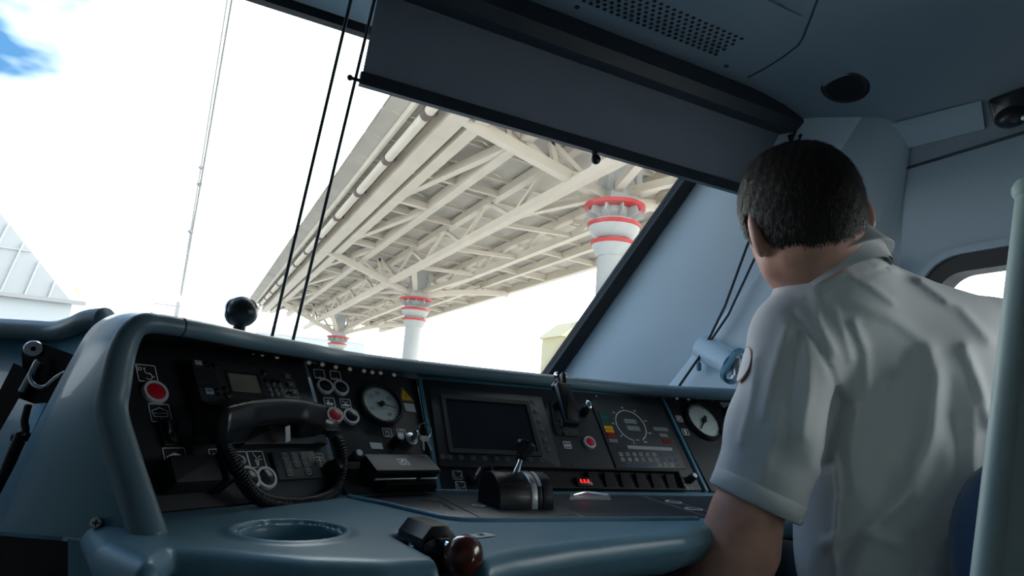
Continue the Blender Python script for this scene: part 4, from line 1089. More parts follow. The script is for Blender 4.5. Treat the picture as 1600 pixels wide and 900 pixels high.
p = rq(405, 295); g = G(); g.box((p[0], p[1], OFF + 0.001), (0.012, 0.009, 0.002), 0.0005); kk = put('menu_key', g, 'greyprint', rd, RF, label='bluish menu key'); 
g = G(); g.box((p[0], p[1], OFF + 0.0022), (0.007, 0.0035, 0.0006)); put('print', g, 'bluekey', kk, RF, 0)
for (x, y, r) in ((435, 168, .004), (392, 153, .0022), (484, 281, .003), (498, 318, .0042), (445, 288, .002), (450, 312, .002), (680, 202, .0042), (690, 240, .0025), (724, 244, .0025), (752, 248, .0025), (400, 172, .0018), (805, 300, .002)):
    p = rq(x, y); g = G(); g.lathe([(r, 0), (r, 0.003), (r * .7, 0.004), (0, 0.004)], 14, T(p[0], p[1], OFF)); put('button', g, 'black', rd, RF)
# handset ----------------------------------------------------------
hsF = PL @ T(0, 0, 0)
hs_t = thing('telephone_handset', 'black telephone handset lying across the console below the radio', 'telephone handset', PL @ T(-0.1, 0.10, 0.03))
A = at(345, 655, 0.800); B = at(474, 649, 0.955)
dirx = (B - A).normalized(); up_ = (Vector((0, 0, 1)) - dirx * dirx.z).normalized(); nrm = dirx.cross(up_)
HF = Matrix((dirx, up_, nrm)).transposed().to_4x4(); HF.translation = A
L_ = (B - A).length
def hs_sdf(X, Y, Z):
    def bx(cx, cy, cz, a_, b_, c_, r):
        qx = np.abs(X - cx) - a_ + r; qy = np.abs(Y - cy) - b_ + r; qz = np.abs(Z - cz) - c_ + r
        return np.sqrt(np.maximum(qx, 0) ** 2 + np.maximum(qy, 0) ** 2 + np.maximum(qz, 0) ** 2) + np.minimum(np.maximum(np.maximum(qx, qy), qz), 0) - r
    arch = 0.007 * (1 - ((X - L_ / 2) / (L_ / 2)) ** 2)
    Yb = Y - arch
    qx = np.abs(X - L_ / 2) - (L_ / 2 + 0.022) + 0.008; qy = np.abs(Yb - 0.003) - 0.0175 + 0.008; qz = np.abs(Z - 0.004) - 0.023 + 0.008
    d = np.sqrt(np.maximum(qx, 0) ** 2 + np.maximum(qy, 0) ** 2 + np.maximum(qz, 0) ** 2) + np.minimum(np.maximum(np.maximum(qx, qy), qz), 0) - 0.008
    for cx in (0.004, L_ - 0.006): d = smin(d, bx(cx, -0.010, 0.0, 0.027, 0.020, 0.024, 0.010), 0.014)
    return d
hsm = netmesh('grip', snet(hs_sdf, np.arange(-0.04, L_ + 0.05, 0.0022), np.arange(-0.04, 0.04, 0.0022), np.arange(-0.04, 0.04, 0.0022)), 'black')
put('grip', hsm, 'black', hs_t, HF)
for cx in (0.004, L_ - 0.006):
    g = G(); g.lathe([(0.018, 0), (0.018, -0.004), (0.014, -0.006), (0, -0.006)], 24, T(cx, -0.028, 0) @ rot('X', -90) @ rot('X', 180)); put('ear_cap' if cx < 0.05 else 'mouth_cap', g, 'blackmatt', hs_t, HF)
m_ = HF @ T(L_ * 0.60, -0.010, 0.024)
g = G(); g.box((0.0, -0.012, 0), (0.010, 0.022, 0.002), 0.0005, rot('Z', 12)); put('tag', g, 'sticker', hs_t, m_, label='pale blue tag')
# cradle behind the handset
cd = thing('handset_cradle', 'black cradle plate behind the telephone handset', 'cradle', PL)
a = uv(PL, (352, 635)); b_ = uv(PL, (505, 700)); x0_, x1_, y0_, y1_ = a[0], b_[0], b_[1], a[1]
g = G(); g.box(((x0_ + x1_) / 2, (y0_ + y1_) / 2, 0.007), (x1_ - x0_, y1_ - y0_, 0.014), 0.003); put('plate', g, 'black', cd, PL)
for i in range(6):
    p = uv(PL, c2(660 + i * 11, 480)); g = G(); g.box((p[0] + .004, p[1], 0.0145), (0.0018, 0.012, 0.003)); put('rib', g, 'panel2', cd, PL, 0)
p = uv(PL, c2(740, 478)); g = G(); g.lathe([(0.004, 0), (0.004, 0.003), (0.002, 0.004)], 12, T(p[0] + .004, p[1], 0.014)); put('screw', g, 'steel', cd, PL)
g = G(); p = uv(PL, c3(215, 470)); g.box((p[0], p[1], 0.012), (0.035, 0.022, 0.024), 0.004); put('hook', g, 'black', cd, PL)
# coiled cord: from the handset's near end, round below and up to the socket on the right
ctl = [at(338, 668, .79), at(352, 700, .785), at(372, 738, .775), at(400, 775, .79), at(440, 787, .83), at(485, 785, .87), at(520, 770, .92), at(534, 735, .945), at(532, 700, .955), at(526, 686, .965)]
cl = spline(ctl, 40); coil = []
Ltot = sum((b - a).length for a, b in zip(cl, cl[1:])); turns = 88; acc = 0.0; up = Vector((0, 0, 1))
dense = []
for i in range(len(cl) - 1):
    for j in range(5): dense.append(cl[i].lerp(cl[i + 1], j / 5))
for i in range(len(dense) - 1):
    a, b = dense[i], dense[i + 1]; t = (b - a).normalized(); up = (up - t * up.dot(t)).normalized(); sd = t.cross(up)
    ph = 2 * math.pi * turns * acc / Ltot; acc += (b - a).length
    coil.append(a + (up * math.cos(ph) + sd * math.sin(ph)) * 0.0072)
cdt = thing('coiled_cord', 'black coiled telephone cord looping down below the handset', 'cord', T(*dense[len(dense) // 2]))
g = G(); g.tube(coil, 0.0021, 6); put('coil', g, 'black', cdt, Matrix(), 180)
g = G(); g.tube([at(334, 655, .80), at(336, 662, .795), ctl[0]], 0.004, 8); put('strain_relief', g, 'black', cdt, Matrix())
u, v = uv(PL, c3(255, 680)); m_ = PL @ T(u, v, 0)
g = G(); g.lathe([(0.013, 0), (0.013, 0.012), (0.010, 0.016), (0.010, 0.028), (0.006, 0.030)], 20); put('socket', g, 'black', lp, m_)
g = G(); g.beam(m_ @ Vector((0.0, -0.002, 0.022)), m_ @ Vector((0.032, -0.008, 0.030)), 0.006, 0.010); put('cord_clip', g, 'black', cdt, Matrix())

# ------------------------------------------------------------------ MIDDLE PANEL
mp_ = poly_panel('instrument_panel', PM, ((480, 566), (651, 592), (681, 764), (680, 766), (541, 772)), 'dark instrument panel with the large round gauge and the lidded box')
cran = [[(.15, .75), (.45, .55), (.45, .75)], [(.1, .25), (.9, .25)]]
icon(PM, c3(203, 155), 0.0195, 0.0185, [[(.1, .1), (.9, .1)], [(.5, .1), (.5, .25)]], mp_); icon(PM, c3(290, 163), 0.0195, 0.0185, [[(.1, .15), (.9, .1)], [(.45, .12), (.55, .28)]], mp_)
button(PM, c3(231, 225), 0.0148, 'darklens', mp_); button(PM, c3(316, 233), 0.0148, 'darklens', mp_)
icon(PM, c3(258, 309), 0.0195, 0.0185, [[(.2, .62), (.45, .75), (.45, .55)]], mp_, [[(.2, .22), (.8, .22), (.8, .45), (.5, .5), (.4, .62), (.2, .45)]])
icon(PM, c3(345, 315), 0.0195, 0.0185, [[(.2, .78), (.5, .6), (.8, .75)]], mp_, [[(.15, .22), (.85, .22), (.85, .38), (.6, .45), (.5, .58), (.35, .4), (.15, .38)]])
button(PM, c3(283, 382), 0.0148, 'red', mp_, 'red push button in a pale ring'); button(PM, c3(371, 388), 0.0148, 'darklens', mp_)
icon(PM, c3(570, 472), 0.0175, 0.0165, [arc(.5, .35, .22, 0, 360, 18), [(.25, .75), (.4, .62)], [(.5, .85), (.5, .65)], [(.75, .75), (.6, .62)]], mp_)
icon(PM, c3(648, 476), 0.0175, 0.0165, [arc(.5, .65, .2, -60, 240, 18), [(.4, .45), (.4, .12), (.55, .12)], [(.6, .45), (.6, .25)]], mp_)
stickers(PM, [c3(*q) for q in ((657, 310), (714, 316), (728, 361), (672, 355))], mp_); stickers(PM, [c3(*q) for q in ((474, 524), (540, 528), (550, 562), (486, 558))], mp_)
# warning triangle
P = [uv(PM, c3(*q)) for q in ((650, 227), (643, 297), (718, 304))]
ctr = (sum(p[0] for p in P) / 3, sum(p[1] for p in P) / 3)
if sum(P[i - 1][0] * P[i][1] - P[i][0] * P[i - 1][1] for i in range(3)) < 0: P.reverse()
g = G(); g.prism(P, 0, 0.0008); wtn = put('warning_sign', g, 'yellow', mp_, PM, 0, label='yellow high-voltage warning triangle')
g = G(); g.ribbon(inset(P, 0.0014), 0.0009, 0.0008, 0.0011, True); g.ribbon([(ctr[0] + a * 0.001, ctr[1] + b * 0.001) for a, b in ((0.6, 5.5), (-1.6, 0.5), (1.4, 0.2), (-0.6, -4.2))], 0.0012, 0.0008, 0.0012); put('bolt', g, 'void', wtn, PM, 0)
g = G(); p0 = PM @ Vector((uv(PM, c3(470, 118))[0], uv(PM, c3(470, 118))[1], 0.006)); p1 = PM @ Vector((uv(PM, c3(668, 150))[0], uv(PM, c3(668, 150))[1], 0.006)); g.beam(p0, p1, 0.0025, 0.0025); put('yellow_strip', g, 'yellow', mp_, Matrix(), 0)
def gauge(F, q, R, label, numbers, needle, n_ticks, a0, a1, group=None):
    """round dial instrument: bezel, dial, ticks, figures, needle, hub, glass"""
    u, v = uv(F, q); m_ = F @ T(u, v, 0)
    t = thing('gauge', label, 'gauge', m_, group)
    g = G(); g.lathe([(R * 1.16, 0), (R * 1.16, 0.006), (R * 1.10, 0.011), (R * 1.0, 0.011), (R * 0.98, 0.004)], 48, cap=False); put('bezel', g, 'black', t, m_)
    g = G(); g.lathe([(R, 0.0035), (0.0, 0.0036)], 48, cap=False); d = put('dial', g, 'dial', t, m_, 0)
    g = G()
    for i in range(n_ticks + 1):
        a = math.radians(a0 + (a1 - a0) * i / n_ticks); r0 = R * (0.80 if i % 5 == 0 else 0.87)
        g.ribbon([(r0 * math.cos(a), r0 * math.sin(a)), (R * .95 * math.cos(a), R * .95 * math.sin(a))], R * 0.022, 0.0037, 0.0041)
    g.ribbon([(R * .955 * math.cos(math.radians(a0 + (a1 - a0) * i / 40)), R * .955 * math.sin(math.radians(a0 + (a1 - a0) * i / 40))) for i in range(41)], R * .015, 0.0037, 0.0041)
    put('scale', g, 'void', d, m_, 0)
    for s, a, rr, sz in numbers:
        vs, fs = textmesh(s, sz); g = G(); g.add(vs, fs); put('figure', g, 'void', d, m_ @ T(rr * R * math.cos(math.radians(a)), rr * R * math.sin(math.radians(a)), 0.0042), 0)
    for a, L1, L2, w, mt in needle:
        c, s_ = math.cos(math.radians(a)), math.sin(math.radians(a))
        P = [(-L2 * R * c - w * R * s_, -L2 * R * s_ + w * R * c), (-L2 * R * c + w * R * s_, -L2 * R * s_ - w * R * c), (L1 * R * c + .2 * w * R * s_, L1 * R * s_ - .2 * w * R * c), (L1 * R * c - .2 * w * R * s_, L1 * R * s_ + .2 * w * R * c)]
        g = G(); g.prism(P, 0.006, 0.0068); put('needle', g, mt, t, m_, 0)
    g = G(); g.lathe([(R * .13, 0.004), (R * .13, 0.009), (R * .09, 0.0105), (0, 0.0105)], 20); put('hub', g, 'black', t, m_)
    g = G(); g.lathe([(R, 0.0102), (R, 0.0108), (0, 0.0109)], 40, cap=False); put('cover_glass', g, 'glass', t, m_, 0)
    return t
def ang(F, qc, q):
    a = uv(F, qc); b = uv(F, q); return math.degrees(math.atan2(b[1] - a[1], b[0] - a[0]))
gc = c3(533, 325)
gw = uv(PM, c3(437, 262)); gx = uv(PM, c3(633, 395)); R1 = 0.5 * math.hypot(gw[0] - gx[0], gw[1] - gx[1]) * 0.96
gauge(PM, gc, R1, 'large round pale gauge with figures 15 to 30 below the yellow strip', [('15', ang(PM, gc, c3(462, 270)), .62, .0095), ('20', ang(PM, gc, c3(510, 262)), .62, .0095), ('25', ang(PM, gc, c3(566, 300)), .60, .0095), ('30', ang(PM, gc, c3(585, 388)), .62, .0095), ('10', 205, .62, .0095)], [(ang(PM, c3(515, 338), c3(600, 362)), .78, .25, .03, MT['void'])], 30, 250, -75)
# lidded box with hand symbol, its side knob, two small knobs and the key switch
b0u = uv(PM, c3(435, 562), 0.03); b1u = uv(PM, c3(815, 708), 0.045)
bx_c = ((uv(PM, c3(470, 600), .03)[0] + uv(PM, c3(800, 600), .03)[0]) / 2, (uv(PM, c3(600, 565), .03)[1] + uv(PM, c3(600, 708), .04)[1]) / 2)
bw = uv(PM, c3(800, 640), .035)[0] - uv(PM, c3(452, 640), .035)[0]; bh = 0.042
m_ = PM @ T(bx_c[0], bx_c[1], 0)
tb = thing('lidded_box', 'black lidded box with a white hand symbol under the large gauge', 'box', m_)
g = G(); g.prism([(bh / 2, 0.0), (bh / 2, 0.020), (-bh / 2, 0.044), (-bh / 2, 0.0)], -bw / 2, bw / 2, 0.0, Matrix(((0, 0, 1, 0), (1, 0, 0, 0), (0, 1, 0, 0), (0, 0, 0, 1)))); put('body', g, 'panel', tb, m_, 30)
tilt = math.degrees(math.atan2(0.024, bh)); lidM = m_ @ T(0, 0, 0.032) @ rot('X', -tilt)
g = G(); g.prism(rrect(bw, 0.047, 0.002, 3), 0.0, 0.0035, 0.001); lid = put('lid', g, 'panel2', tb, lidM)
icw = 0.017; g = G(); g.ribbon(rrect(icw, icw, 0.001, 2), 0.0009, 0.0035, 0.004, True); g.ribbon(rrect(icw * .8, icw * .84, 0.001, 2), 0.0005, 0.0035, 0.004, True); g.ribbon([(a * icw, b * icw) for a, b in arc(0, -.03, .25, 0, 360, 20)], 0.0016, 0.0035, 0.004, True); g.box((0, 0.004, 0.0038), (0.004, 0.006, 0.0004)); put('hand_symbol', g, 'white', lid, lidM, 0)
g = G(); g.box((-bw * .18, -bh / 2 - 0.006, 0.034), (bw * .62, 0.003, 0.006), 0.0008); g.box((bw * .33, -bh / 2 - 0.006, 0.034), (bw * .28, 0.0028, 0.006), 0.0008); put('lower_slot_bar', g, 'steel', tb, m_)
g = G(); g.box((bw * .1, -bh / 2 - 0.006, 0.014), (bw * .8, 0.010, 0.026)); put('slot', g, 'void', tb, m_, 0)
u, v = uv(PM, c3(405, 600), 0.02); m2 = PM @ T(u, v, 0.0)
g = G(); g.lathe([(0.009, 0), (0.009, 0.026), (0.007, 0.028)], 20); sb = put('side_knob', g, 'black', tb, m2); g = G(); g.lathe([(0.0055, 0.028), (0.005, 0.0295), (0, 0.0295)], 16, T(0.001, 0.002, 0)); put('cap', g, 'ring', sb, m2)
u, v = uv(PM, c3(600, 535)); m2 = PM @ T(u, v, 0)
g = G(); g.lathe([(0.008, 0), (0.0075, 0.024), (0.006, 0.026)], 20); kb = put('knob', g, 'black', mp_, m2); g = G(); g.lathe([(0.0065, 0.0255), (0.006, 0.028), (0, 0.0285)], 16); put('cap', g, 'ring', kb, m2)
u, v = uv(PM, c3(672, 535)); m2 = PM @ T(u, v, 0)
g = G(); g.lathe([(0.013, 0), (0.012, 0.012), (0.0115, 0.020), (0.009, 0.022), (0, 0.022)], 24); kb = put('key_switch', g, 'steel', mp_, m2, label='chrome key switch'); g = G(); g.box((0, 0, 0.0225), (0.0025, 0.009, 0.001)); put('slot', g, 'void', kb, m2, 0)
ky = thing('bunch_of_keys', 'small bunch of keys hanging from the chrome key switch', 'keys', m2 @ T(0, 0, 0.03))
g = G(); g.lathe([(0.0075, -0.001), (0.0075, 0.001)], 20, T(0, 0.0, 0.032) @ rot('Y', 90)); g.box((0, 0, 0.024), (0.0016, 0.006, 0.012)); put('key', g, 'steel', ky, m2)
rc_ = [Vector((0.016 + 0.0125 * math.cos(a), 0.004 + 0.0125 * math.sin(a), 0.038 + 0.004 * math.sin(a))) for a in [2 * math.pi * i / 28 for i in range(29)]]
g = G(); g.tube(rc_, 0.0011, 6, False); put('ring', g, 'chrome', ky, m2)
for dx, rz in ((0.010, -15), (0.016, 10)):
    g = G(); g.lathe([(0.006, -0.0008), (0.006, 0.0008)], 16); g.box((0, -0.013, 0), (0.0035, 0.018, 0.0016)); put('key', g, 'steel', ky, m2 @ T(dx, -0.010, 0.036) @ rot('Z', rz))
for q in ((462, 464), (820, 750), (735, 155)):
    u, v = uv(PM, c3(*q)); g = G(); g.lathe([(0.002, 0), (0.002, 0.001)], 8); put('screw', g, 'black', mp_, PM @ T(u, v, 0))

# ------------------------------------------------------------------ CENTRE PANEL
cpn = poly_panel('instrument_panel', PC, ((660, 592), (1030, 622), (1097, 766), (690, 767)), 'wide dark instrument panel behind the control lever')
mon = thing('cab_monitor', 'dark blank cab monitor with a row of small keys below', 'monitor', PC)
x0, x1, y0, y1 = uv(PC, c4(75, 500))[0], uv(PC, c4(690, 400))[0], uv(PC, c4(300, 600))[1], uv(PC, c4(300, 185))[1]
g = G(); g.prism(rrect(x1 - x0, y1 - y0, 0.004, 4, ((x0 + x1) / 2, (y0 + y1) / 2)), 0, 0.006, 0.002, bev0=0); put('housing', g, 'panel2', mon, PC)
sx0, sx1, sy0, sy1 = uv(PC, c4(140, 400))[0], uv(PC, c4(585, 400))[0], uv(PC, c4(300, 505))[1], uv(PC, c4(300, 245))[1]
po = rrect(sx1 - sx0 + 0.016, sy1 - sy0 + 0.018, 0.003, 3, ((sx0 + sx1) / 2, (sy0 + sy1) / 2)); pi = rrect(sx1 - sx0, sy1 - sy0, 0.002, 3, ((sx0 + sx1) / 2, (sy0 + sy1) / 2)); n = len(po)
g = G(); vs = [(*p, 0.006) for p in po] + [(*p, 0.0095) for p in po] + [(*p, 0.0095) for p in pi] + [(*p, 0.0062) for p in pi]
fs = []
for i in range(n):
    j = (i + 1) % n
    for a in (0, 1, 2): fs.append((a * n + i, a * n + j, a * n + n + j, a * n + n + i))
g.add(vs, fs); put('screen_frame', g, 'blackmatt', mon, PC, 30)
g = G(); g.prism(pi, 0.006, 0.0064); put('screen', g, 'screen', mon, PC, 0, label='blank dark screen')
gk = G(); gk.prism(rrect(0.0088, 0.0082, 0.0018, 3), 0, 0.0009, 0.0003); kmsh = meshof('key', gk, MT['panel'], 30)
gk = G(); gk.ribbon(rrect(0.0082, 0.0076, 0.0018, 3), 0.0005, 0.0008, 0.0012, True); gk.ribbon([(-.0022, .0012), (.0022, .0012), (.001, -.0016), (-.0022, -.0004)], 0.0005, 0.0008, 0.0012); kprint = meshof('print', gk, MT['greyprint'], 0)
for (x, y) in [(110, 533), (147, 535), (208, 537), (273, 539), (336, 541), (399, 543), (461, 545), (522, 546), (583, 548), (640, 550), (598, 235), (613, 284), (629, 335), (646, 386), (664, 439), (682, 491)]:
    u, v = uv(PC, c4(x, y), 0.006); kk = put('key', kmsh, 'panel', mon, PC @ T(u, v, 0.006)); put('print', kprint, 'greyprint', kk, WM[kk.name])
for q in ((103, 578), (225, 503), (805, 577)):
    u, v = uv(PC, c4(*q)); g = G(); g.lathe([(0.0016, 0), (0.0016, 0.001)], 8); put('screw', g, 'void', cpn, PC @ T(u, v, 0.0005))
seat_i = [[(.15, .8), (.25, .25), (.5, .25)], [(.62, .3), (.8, .3), (.88, .6)], [(.55, .9), (.6, .8)], [(.7, .9), (.7, .78)], [(.85, .9), (.8, .8)]]
icon(PC, c4(188, 632), 0.0185, 0.0165, seat_i, cpn); icon(PC, c4(206, 690), 0.0185, 0.0165, seat_i, cpn)
u, v = uv(PC, c4(268, 655)); m2 = PC @ T(u, v, 0)
g = G(); g.lathe([(0.012, 0), (0.011, 0.010), (0.010, 0.013)], 24); kb = put('rotary_knob', g, 'black', cpn, m2); g = G(); g.box((0, 0, 0.017), (0.007, 0.030, 0.012), 0.003, rot('Z', -38)); put('grip', g, 'black', kb, m2); g = G(); g.box((0.0, 0.004, 0.0232), (0.0016, 0.019, 0.0006), 0, rot('Z', -38)); put('pointer_mark', g, 'white', kb, m2, 0)
# switch row recess with red lit read-out
x0, x1, y0, y1 = uv(PC, c4(365, 640))[0], uv(PC, c5(600, 640))[0], uv(PC, c5(300, 708))[1], uv(PC, c5(300, 590))[1]
sr = thing('switch_row', 'black recessed row of rocker switches with a lit red read-out', 'switch panel', PC)
xc, yc = (x0 + x1) / 2, (y0 + y1) / 2; w_, h_ = x1 - x0, y1 - y0
po = rrect(w_, h_, 0.002, 2, (xc, yc)); pi = rrect(w_ - 0.006, h_ - 0.006, 0.001, 2, (xc, yc)); n = len(po); g = G()
vs = [(*p, 0.0) for p in po] + [(*p, 0.012) for p in po] + [(*p, 0.012) for p in pi] + [(*p, 0.0012) for p in pi]; fs = []
for i in range(n):
    j = (i + 1) % n
    for a in (0, 1, 2): fs.append((a * n + i, a * n + j, a * n + n + j, a * n + n + i))
fs.append(tuple(3 * n + i for i in range(n)))
g.add(vs, fs); put('frame', g, 'blackmatt', sr, PC, 30)
gk = G(); gk.prism([(-h_ * .36, 0.001), (h_ * .36, 0.001), (h_ * .34, 0.009), (0, 0.006), (-h_ * .34, 0.0045)], -0.011, 0.011, 0.0008, Matrix(((0, 0, 1, 0), (1, 0, 0, 0), (0, 1, 0, 0), (0, 0, 0, 1)))); rk = meshof('rocker', gk, MT['void'], 30)
for i in range(11):
    xx = x0 + w_ * (0.06 + 0.088 * i)
    if i in (3, 4): continue
    put('rocker', rk, 'black', sr, PC @ T(xx, yc, 0))
u, v = uv(PC, c5(40, 656)); g = G(); g.box((u, v, 0.004), (0.034, 0.018, 0.006), 0.001); rdo = put('readout', g, 'black', sr, PC)
vs, fs = textmesh('8.8.8', 0.011); g = G(); g.add(vs, fs); put('digits', g, 'ledred', rdo, PC @ T(u, v, 0.0073), 0)
# red button, notice, small switch plate
icon(PC, c4(783, 470), 0.0175, 0.0155, [[(.2, .15), (.2, .6), (.8, .6), (.8, .15)], [(.4, .15), (.4, .6)], [(.6, .15), (.6, .6)], [(.2, .38), (.8, .38)], [(.3, .8), (.45, .8)], [(.55, .8), (.75, .8)]], cpn)
button(PC, c5(76, 422), 0.0135, 'red', cpn, 'red push button in a white ring', ring='ring')
P = [uv(PC, c4(*q)) for q in ((688, 240), (800, 250), (845, 425), (725, 418), (705, 360))]
if sum(P[i - 1][0] * P[i][1] - P[i][0] * P[i - 1][1] for i in range(len(P))) < 0: P.reverse()
g = G(); g.prism(P, 0, 0.003, 0.001, bev0=0); sp = put('switch_plate', g, 'blackmatt', cpn, PC)
for q in ((742, 346), (753, 378), (765, 412)):
    u, v = uv(PC, c4(*q)); g = G(); g.lathe([(0.003, 0.003), (0.003, 0.006), (0.0015, 0.007)], 12, T(u, v, 0)); put('peg', g, 'panel2', sp, PC)
for q in ((727, 268), (868, 300)):
    u, v = uv(PC, c4(*q)); m2 = PC @ T(u, v, 0.003); g = G(); g.lathe([(0.010, 0), (0.009, 0.018), (0.007, 0.020)], 20); kb = put('toggle', g, 'black', sp, m2); g = G(); g.sphere((0, 0.004, 0.024), (0.007, 0.011, 0.005)); put('cap', g, 'chrome', kb, m2)
# flip-down black lamp clipped over the hood
hz_ = at(877, 594, 1.165); hb = at(893, 664, 1.105)
fl = thing('flip_lamp', 'flat black lamp arm hinged on the hood above the red button', 'lamp', T(*hz_))
yax = (hz_ - hb).normalized(); xax = Vector((1, 0, 0)); xax = (xax - yax * xax.dot(yax)).normalized(); zax = xax.cross(yax)
FM = Matrix((xax, yax, zax)).transposed().to_4x4(); FM.translation = hz_
Lf = (hz_ - hb).length
g = G(); g.box((0.0, -Lf * 0.55, 0.0), (0.030, Lf * 0.92, 0.014), 0.004); arm_ = put('arm', g, 'black', fl, FM)
g = G(); g.box((0, -Lf * 0.985, 0.0), (0.028, 0.006, 0.018), 0.002); put('end_cap', g, 'blackmatt', arm_, FM)
g = G(); g.box((-0.006, 0.004, -0.002), (0.005, 0.026, 0.012), 0.002); g.box((0.006, 0.004, -0.002), (0.005, 0.026, 0.012), 0.002); g.box((0, -0.008, -0.01), (0.028, 0.012, 0.016), 0.003); put('hinge', g, 'black', fl, FM)
for sx in (-1, 1):
    g = G(); g.lathe([(0.0055, 0), (0.0055, 0.002), (0.003, 0.003)], 14, T(sx * 0.0085, 0.010, 0) @ rot('Y', 90 * sx)); put('hinge_screw', g, 'chrome', fl, FM)
# driver display unit ------------------------------------------------
dd = thing('speed_display', 'dark driver display with an arc of speed figures, coloured lamps and keypad', 'display', PC)
P = [uv(PC, c5(*q)) for q in ((78, 165), (500, 205), (640, 575), (235, 572))]
if sum(P[i - 1][0] * P[i][1] - P[i][0] * P[i - 1][1] for i in range(len(P))) < 0: P.reverse()
g = G(); g.prism(P, 0, 0.003, 0.001, bev0=0); put('face', g, 'panel2', dd, PC)
O2 = 0.003
def du(x, y): return uv(PC, c5(x, y), O2)
for (xa, xb, ya, yb, mt) in ((133, 182, 234, 256, 'green'), (141, 189, 258, 286, 'green'), (150, 199, 288, 318, 'green'), (164, 214, 322, 340, 'amber'), (173, 221, 344, 360, 'amber'), (183, 233, 364, 392, 'redlens'), (194, 243, 398, 418, 'lcd2')):
    a = du((xa + xb) / 2, (ya + yb) / 2); b = du(xb, (ya + yb) / 2); c = du((xa + xb) / 2, ya); g = G(); g.box((a[0], a[1], O2 + 0.0005), (2 * (b[0] - a[0]), 2 * (c[1] - a[1]) * 0.98, 0.001)); put('lamp', g, mt, dd, PC, 0)
cc = du(322, 318); rr = abs(du(408, 330)[0] - du(236, 300)[0]) / 2
st = math.degrees(math.atan2(du(320, 380)[1] - cc[1], du(320, 380)[0] - cc[0])); en = math.degrees(math.atan2(du(392, 382)[1] - cc[1], du(392, 382)[0] - cc[0]))
if st < 0: st += 360
if en > 0: en -= 360
st, en = 258, -62
g = G(); g.ribbon([(cc[0] + rr * math.cos(math.radians(st + (en - st) * i / 50)), cc[1] + rr * math.sin(math.radians(st + (en - st) * i / 50))) for i in range(51)], 0.0011, O2, O2 + 0.0004)
for i in range(33):
    a = math.radians(st + (en - st) * i / 32); r0 = rr * (1.05 if i % 4 else 1.09); g.ribbon([(cc[0] + rr * math.cos(a), cc[1] + rr * math.sin(a)), (cc[0] + r0 * math.cos(a), cc[1] + r0 * math.sin(a))], 0.0007, O2, O2 + 0.0004)
put('speed_scale', g, 'white', dd, PC, 0)
for i in range(9):
    a = math.radians(st + (en - st) * i / 8); vs, fs = textmesh(str(i * 20), 0.0058); g = G(); g.add(vs, fs); put('figure', g, 'white', dd, PC @ T(cc[0] + rr * 1.24 * math.cos(a), cc[1] + rr * 1.20 * math.sin(a), O2 + 0.0004), 0)
vs, fs = textmesh('km/h', 0.0045); g = G(); g.add(vs, fs); put('lettering', g, 'white', dd, PC @ T(cc[0] + 0.003, cc[1] - rr * 0.95, O2 + 0.0004), 0)
for (xa, ya, xb, yb, mt) in ((283, 282, 352, 308, 'lcd2'), (300, 322, 372, 350, 'lcd2'), (455, 330, 536, 351, 'lcd2'), (490, 367, 536, 386, 'lcd2'), (512, 402, 550, 424, 'redlens'), (246, 440, 301, 458, 'panel'), (310, 442, 560, 462, 'greyprint')):
    a = du((xa + xb) / 2, (ya + yb) / 2); b = du(xb, (ya + yb) / 2); c = du((xa + xb) / 2, ya); g = G(); g.box((a[0], a[1], O2 + 0.0005), (2 * (b[0] - a[0]), 2 * (c[1] - a[1]) * .95, 0.001)); put('window', g, mt, dd, PC, 0)
gk = G(); gk.ribbon(rrect(0.0066, 0.0066, 0.0012, 2), 0.0006, 0, 0.0007, True); kw_ = meshof('key', gk, MT['white'], 0); kb_ = meshof('key', gk, MT['bluekey'], 0)
gk = G(); gk.ribbon(rrect(0.0088, 0.0062, 0.0012, 2), 0.0007, 0, 0.0007, True); kb2 = meshof('key', gk, MT['bluekey'], 0)
for r, (ya, yb, xs, nb) in enumerate(((487, 490, [263, 302, 342, 381, 420, 459, 497, 534, 571], 3), (518, 521, [275, 315, 355, 394, 434, 473, 512, 549, 586], 3), (548, 551, [308, 348, 388, 428, 487, 525, 563, 599], 1))):
    for i, x in enumerate(xs):
        u, v = du(x, ya + (yb - ya) * i / 8); blue = i >= len(xs) - nb or (r == 2 and i < 4)
        kk = put('key', kb2 if (r == 2 and i < 4) else (kb_ if blue else kw_), 'white', dd, PC @ T(u, v, O2)); vs, fs = textmesh('1234567890ABCDEFGHJKLMNPRST'[(r * 9 + i) % 27], 0.0035); g = G(); g.add(vs, fs); put('print', g, 'bluekey' if blue else 'white', kk, WM[kk.name] @ T(0, 0, 0.0004), 0)
# strip, knob and pictogram right of the switch row
icon(PC, c5(620, 652), 0.0125, 0.0155, [[(.2, .8), (.8, .2)], [(.5, .8), (.8, .5)]], cpn)
u, v = uv(PC, c5(662, 640)); m2 = PC @ T(u, v, 0); g = G(); g.lathe([(0.008, 0), (0.0075, 0.018), (0.006, 0.020)], 18); kb = put('knob', g, 'black', cpn, m2); g = G(); g.lathe([(0.0055, 0.0198), (0.005, 0.022), (0, 0.0222)], 14); put('cap', g, 'ring', kb, m2)
txt(PC, c5(655, 686), '1', 0.007, cpn); txt(PC, c5(680, 686), 'L', 0.007, cpn)
u, v = uv(PC, c5(115, 152)); g = G(); g.lathe([(0.002, 0), (0.002, 0.001)], 8); put('screw', g, 'ring', cpn, PC @ T(u, v, 0.003))
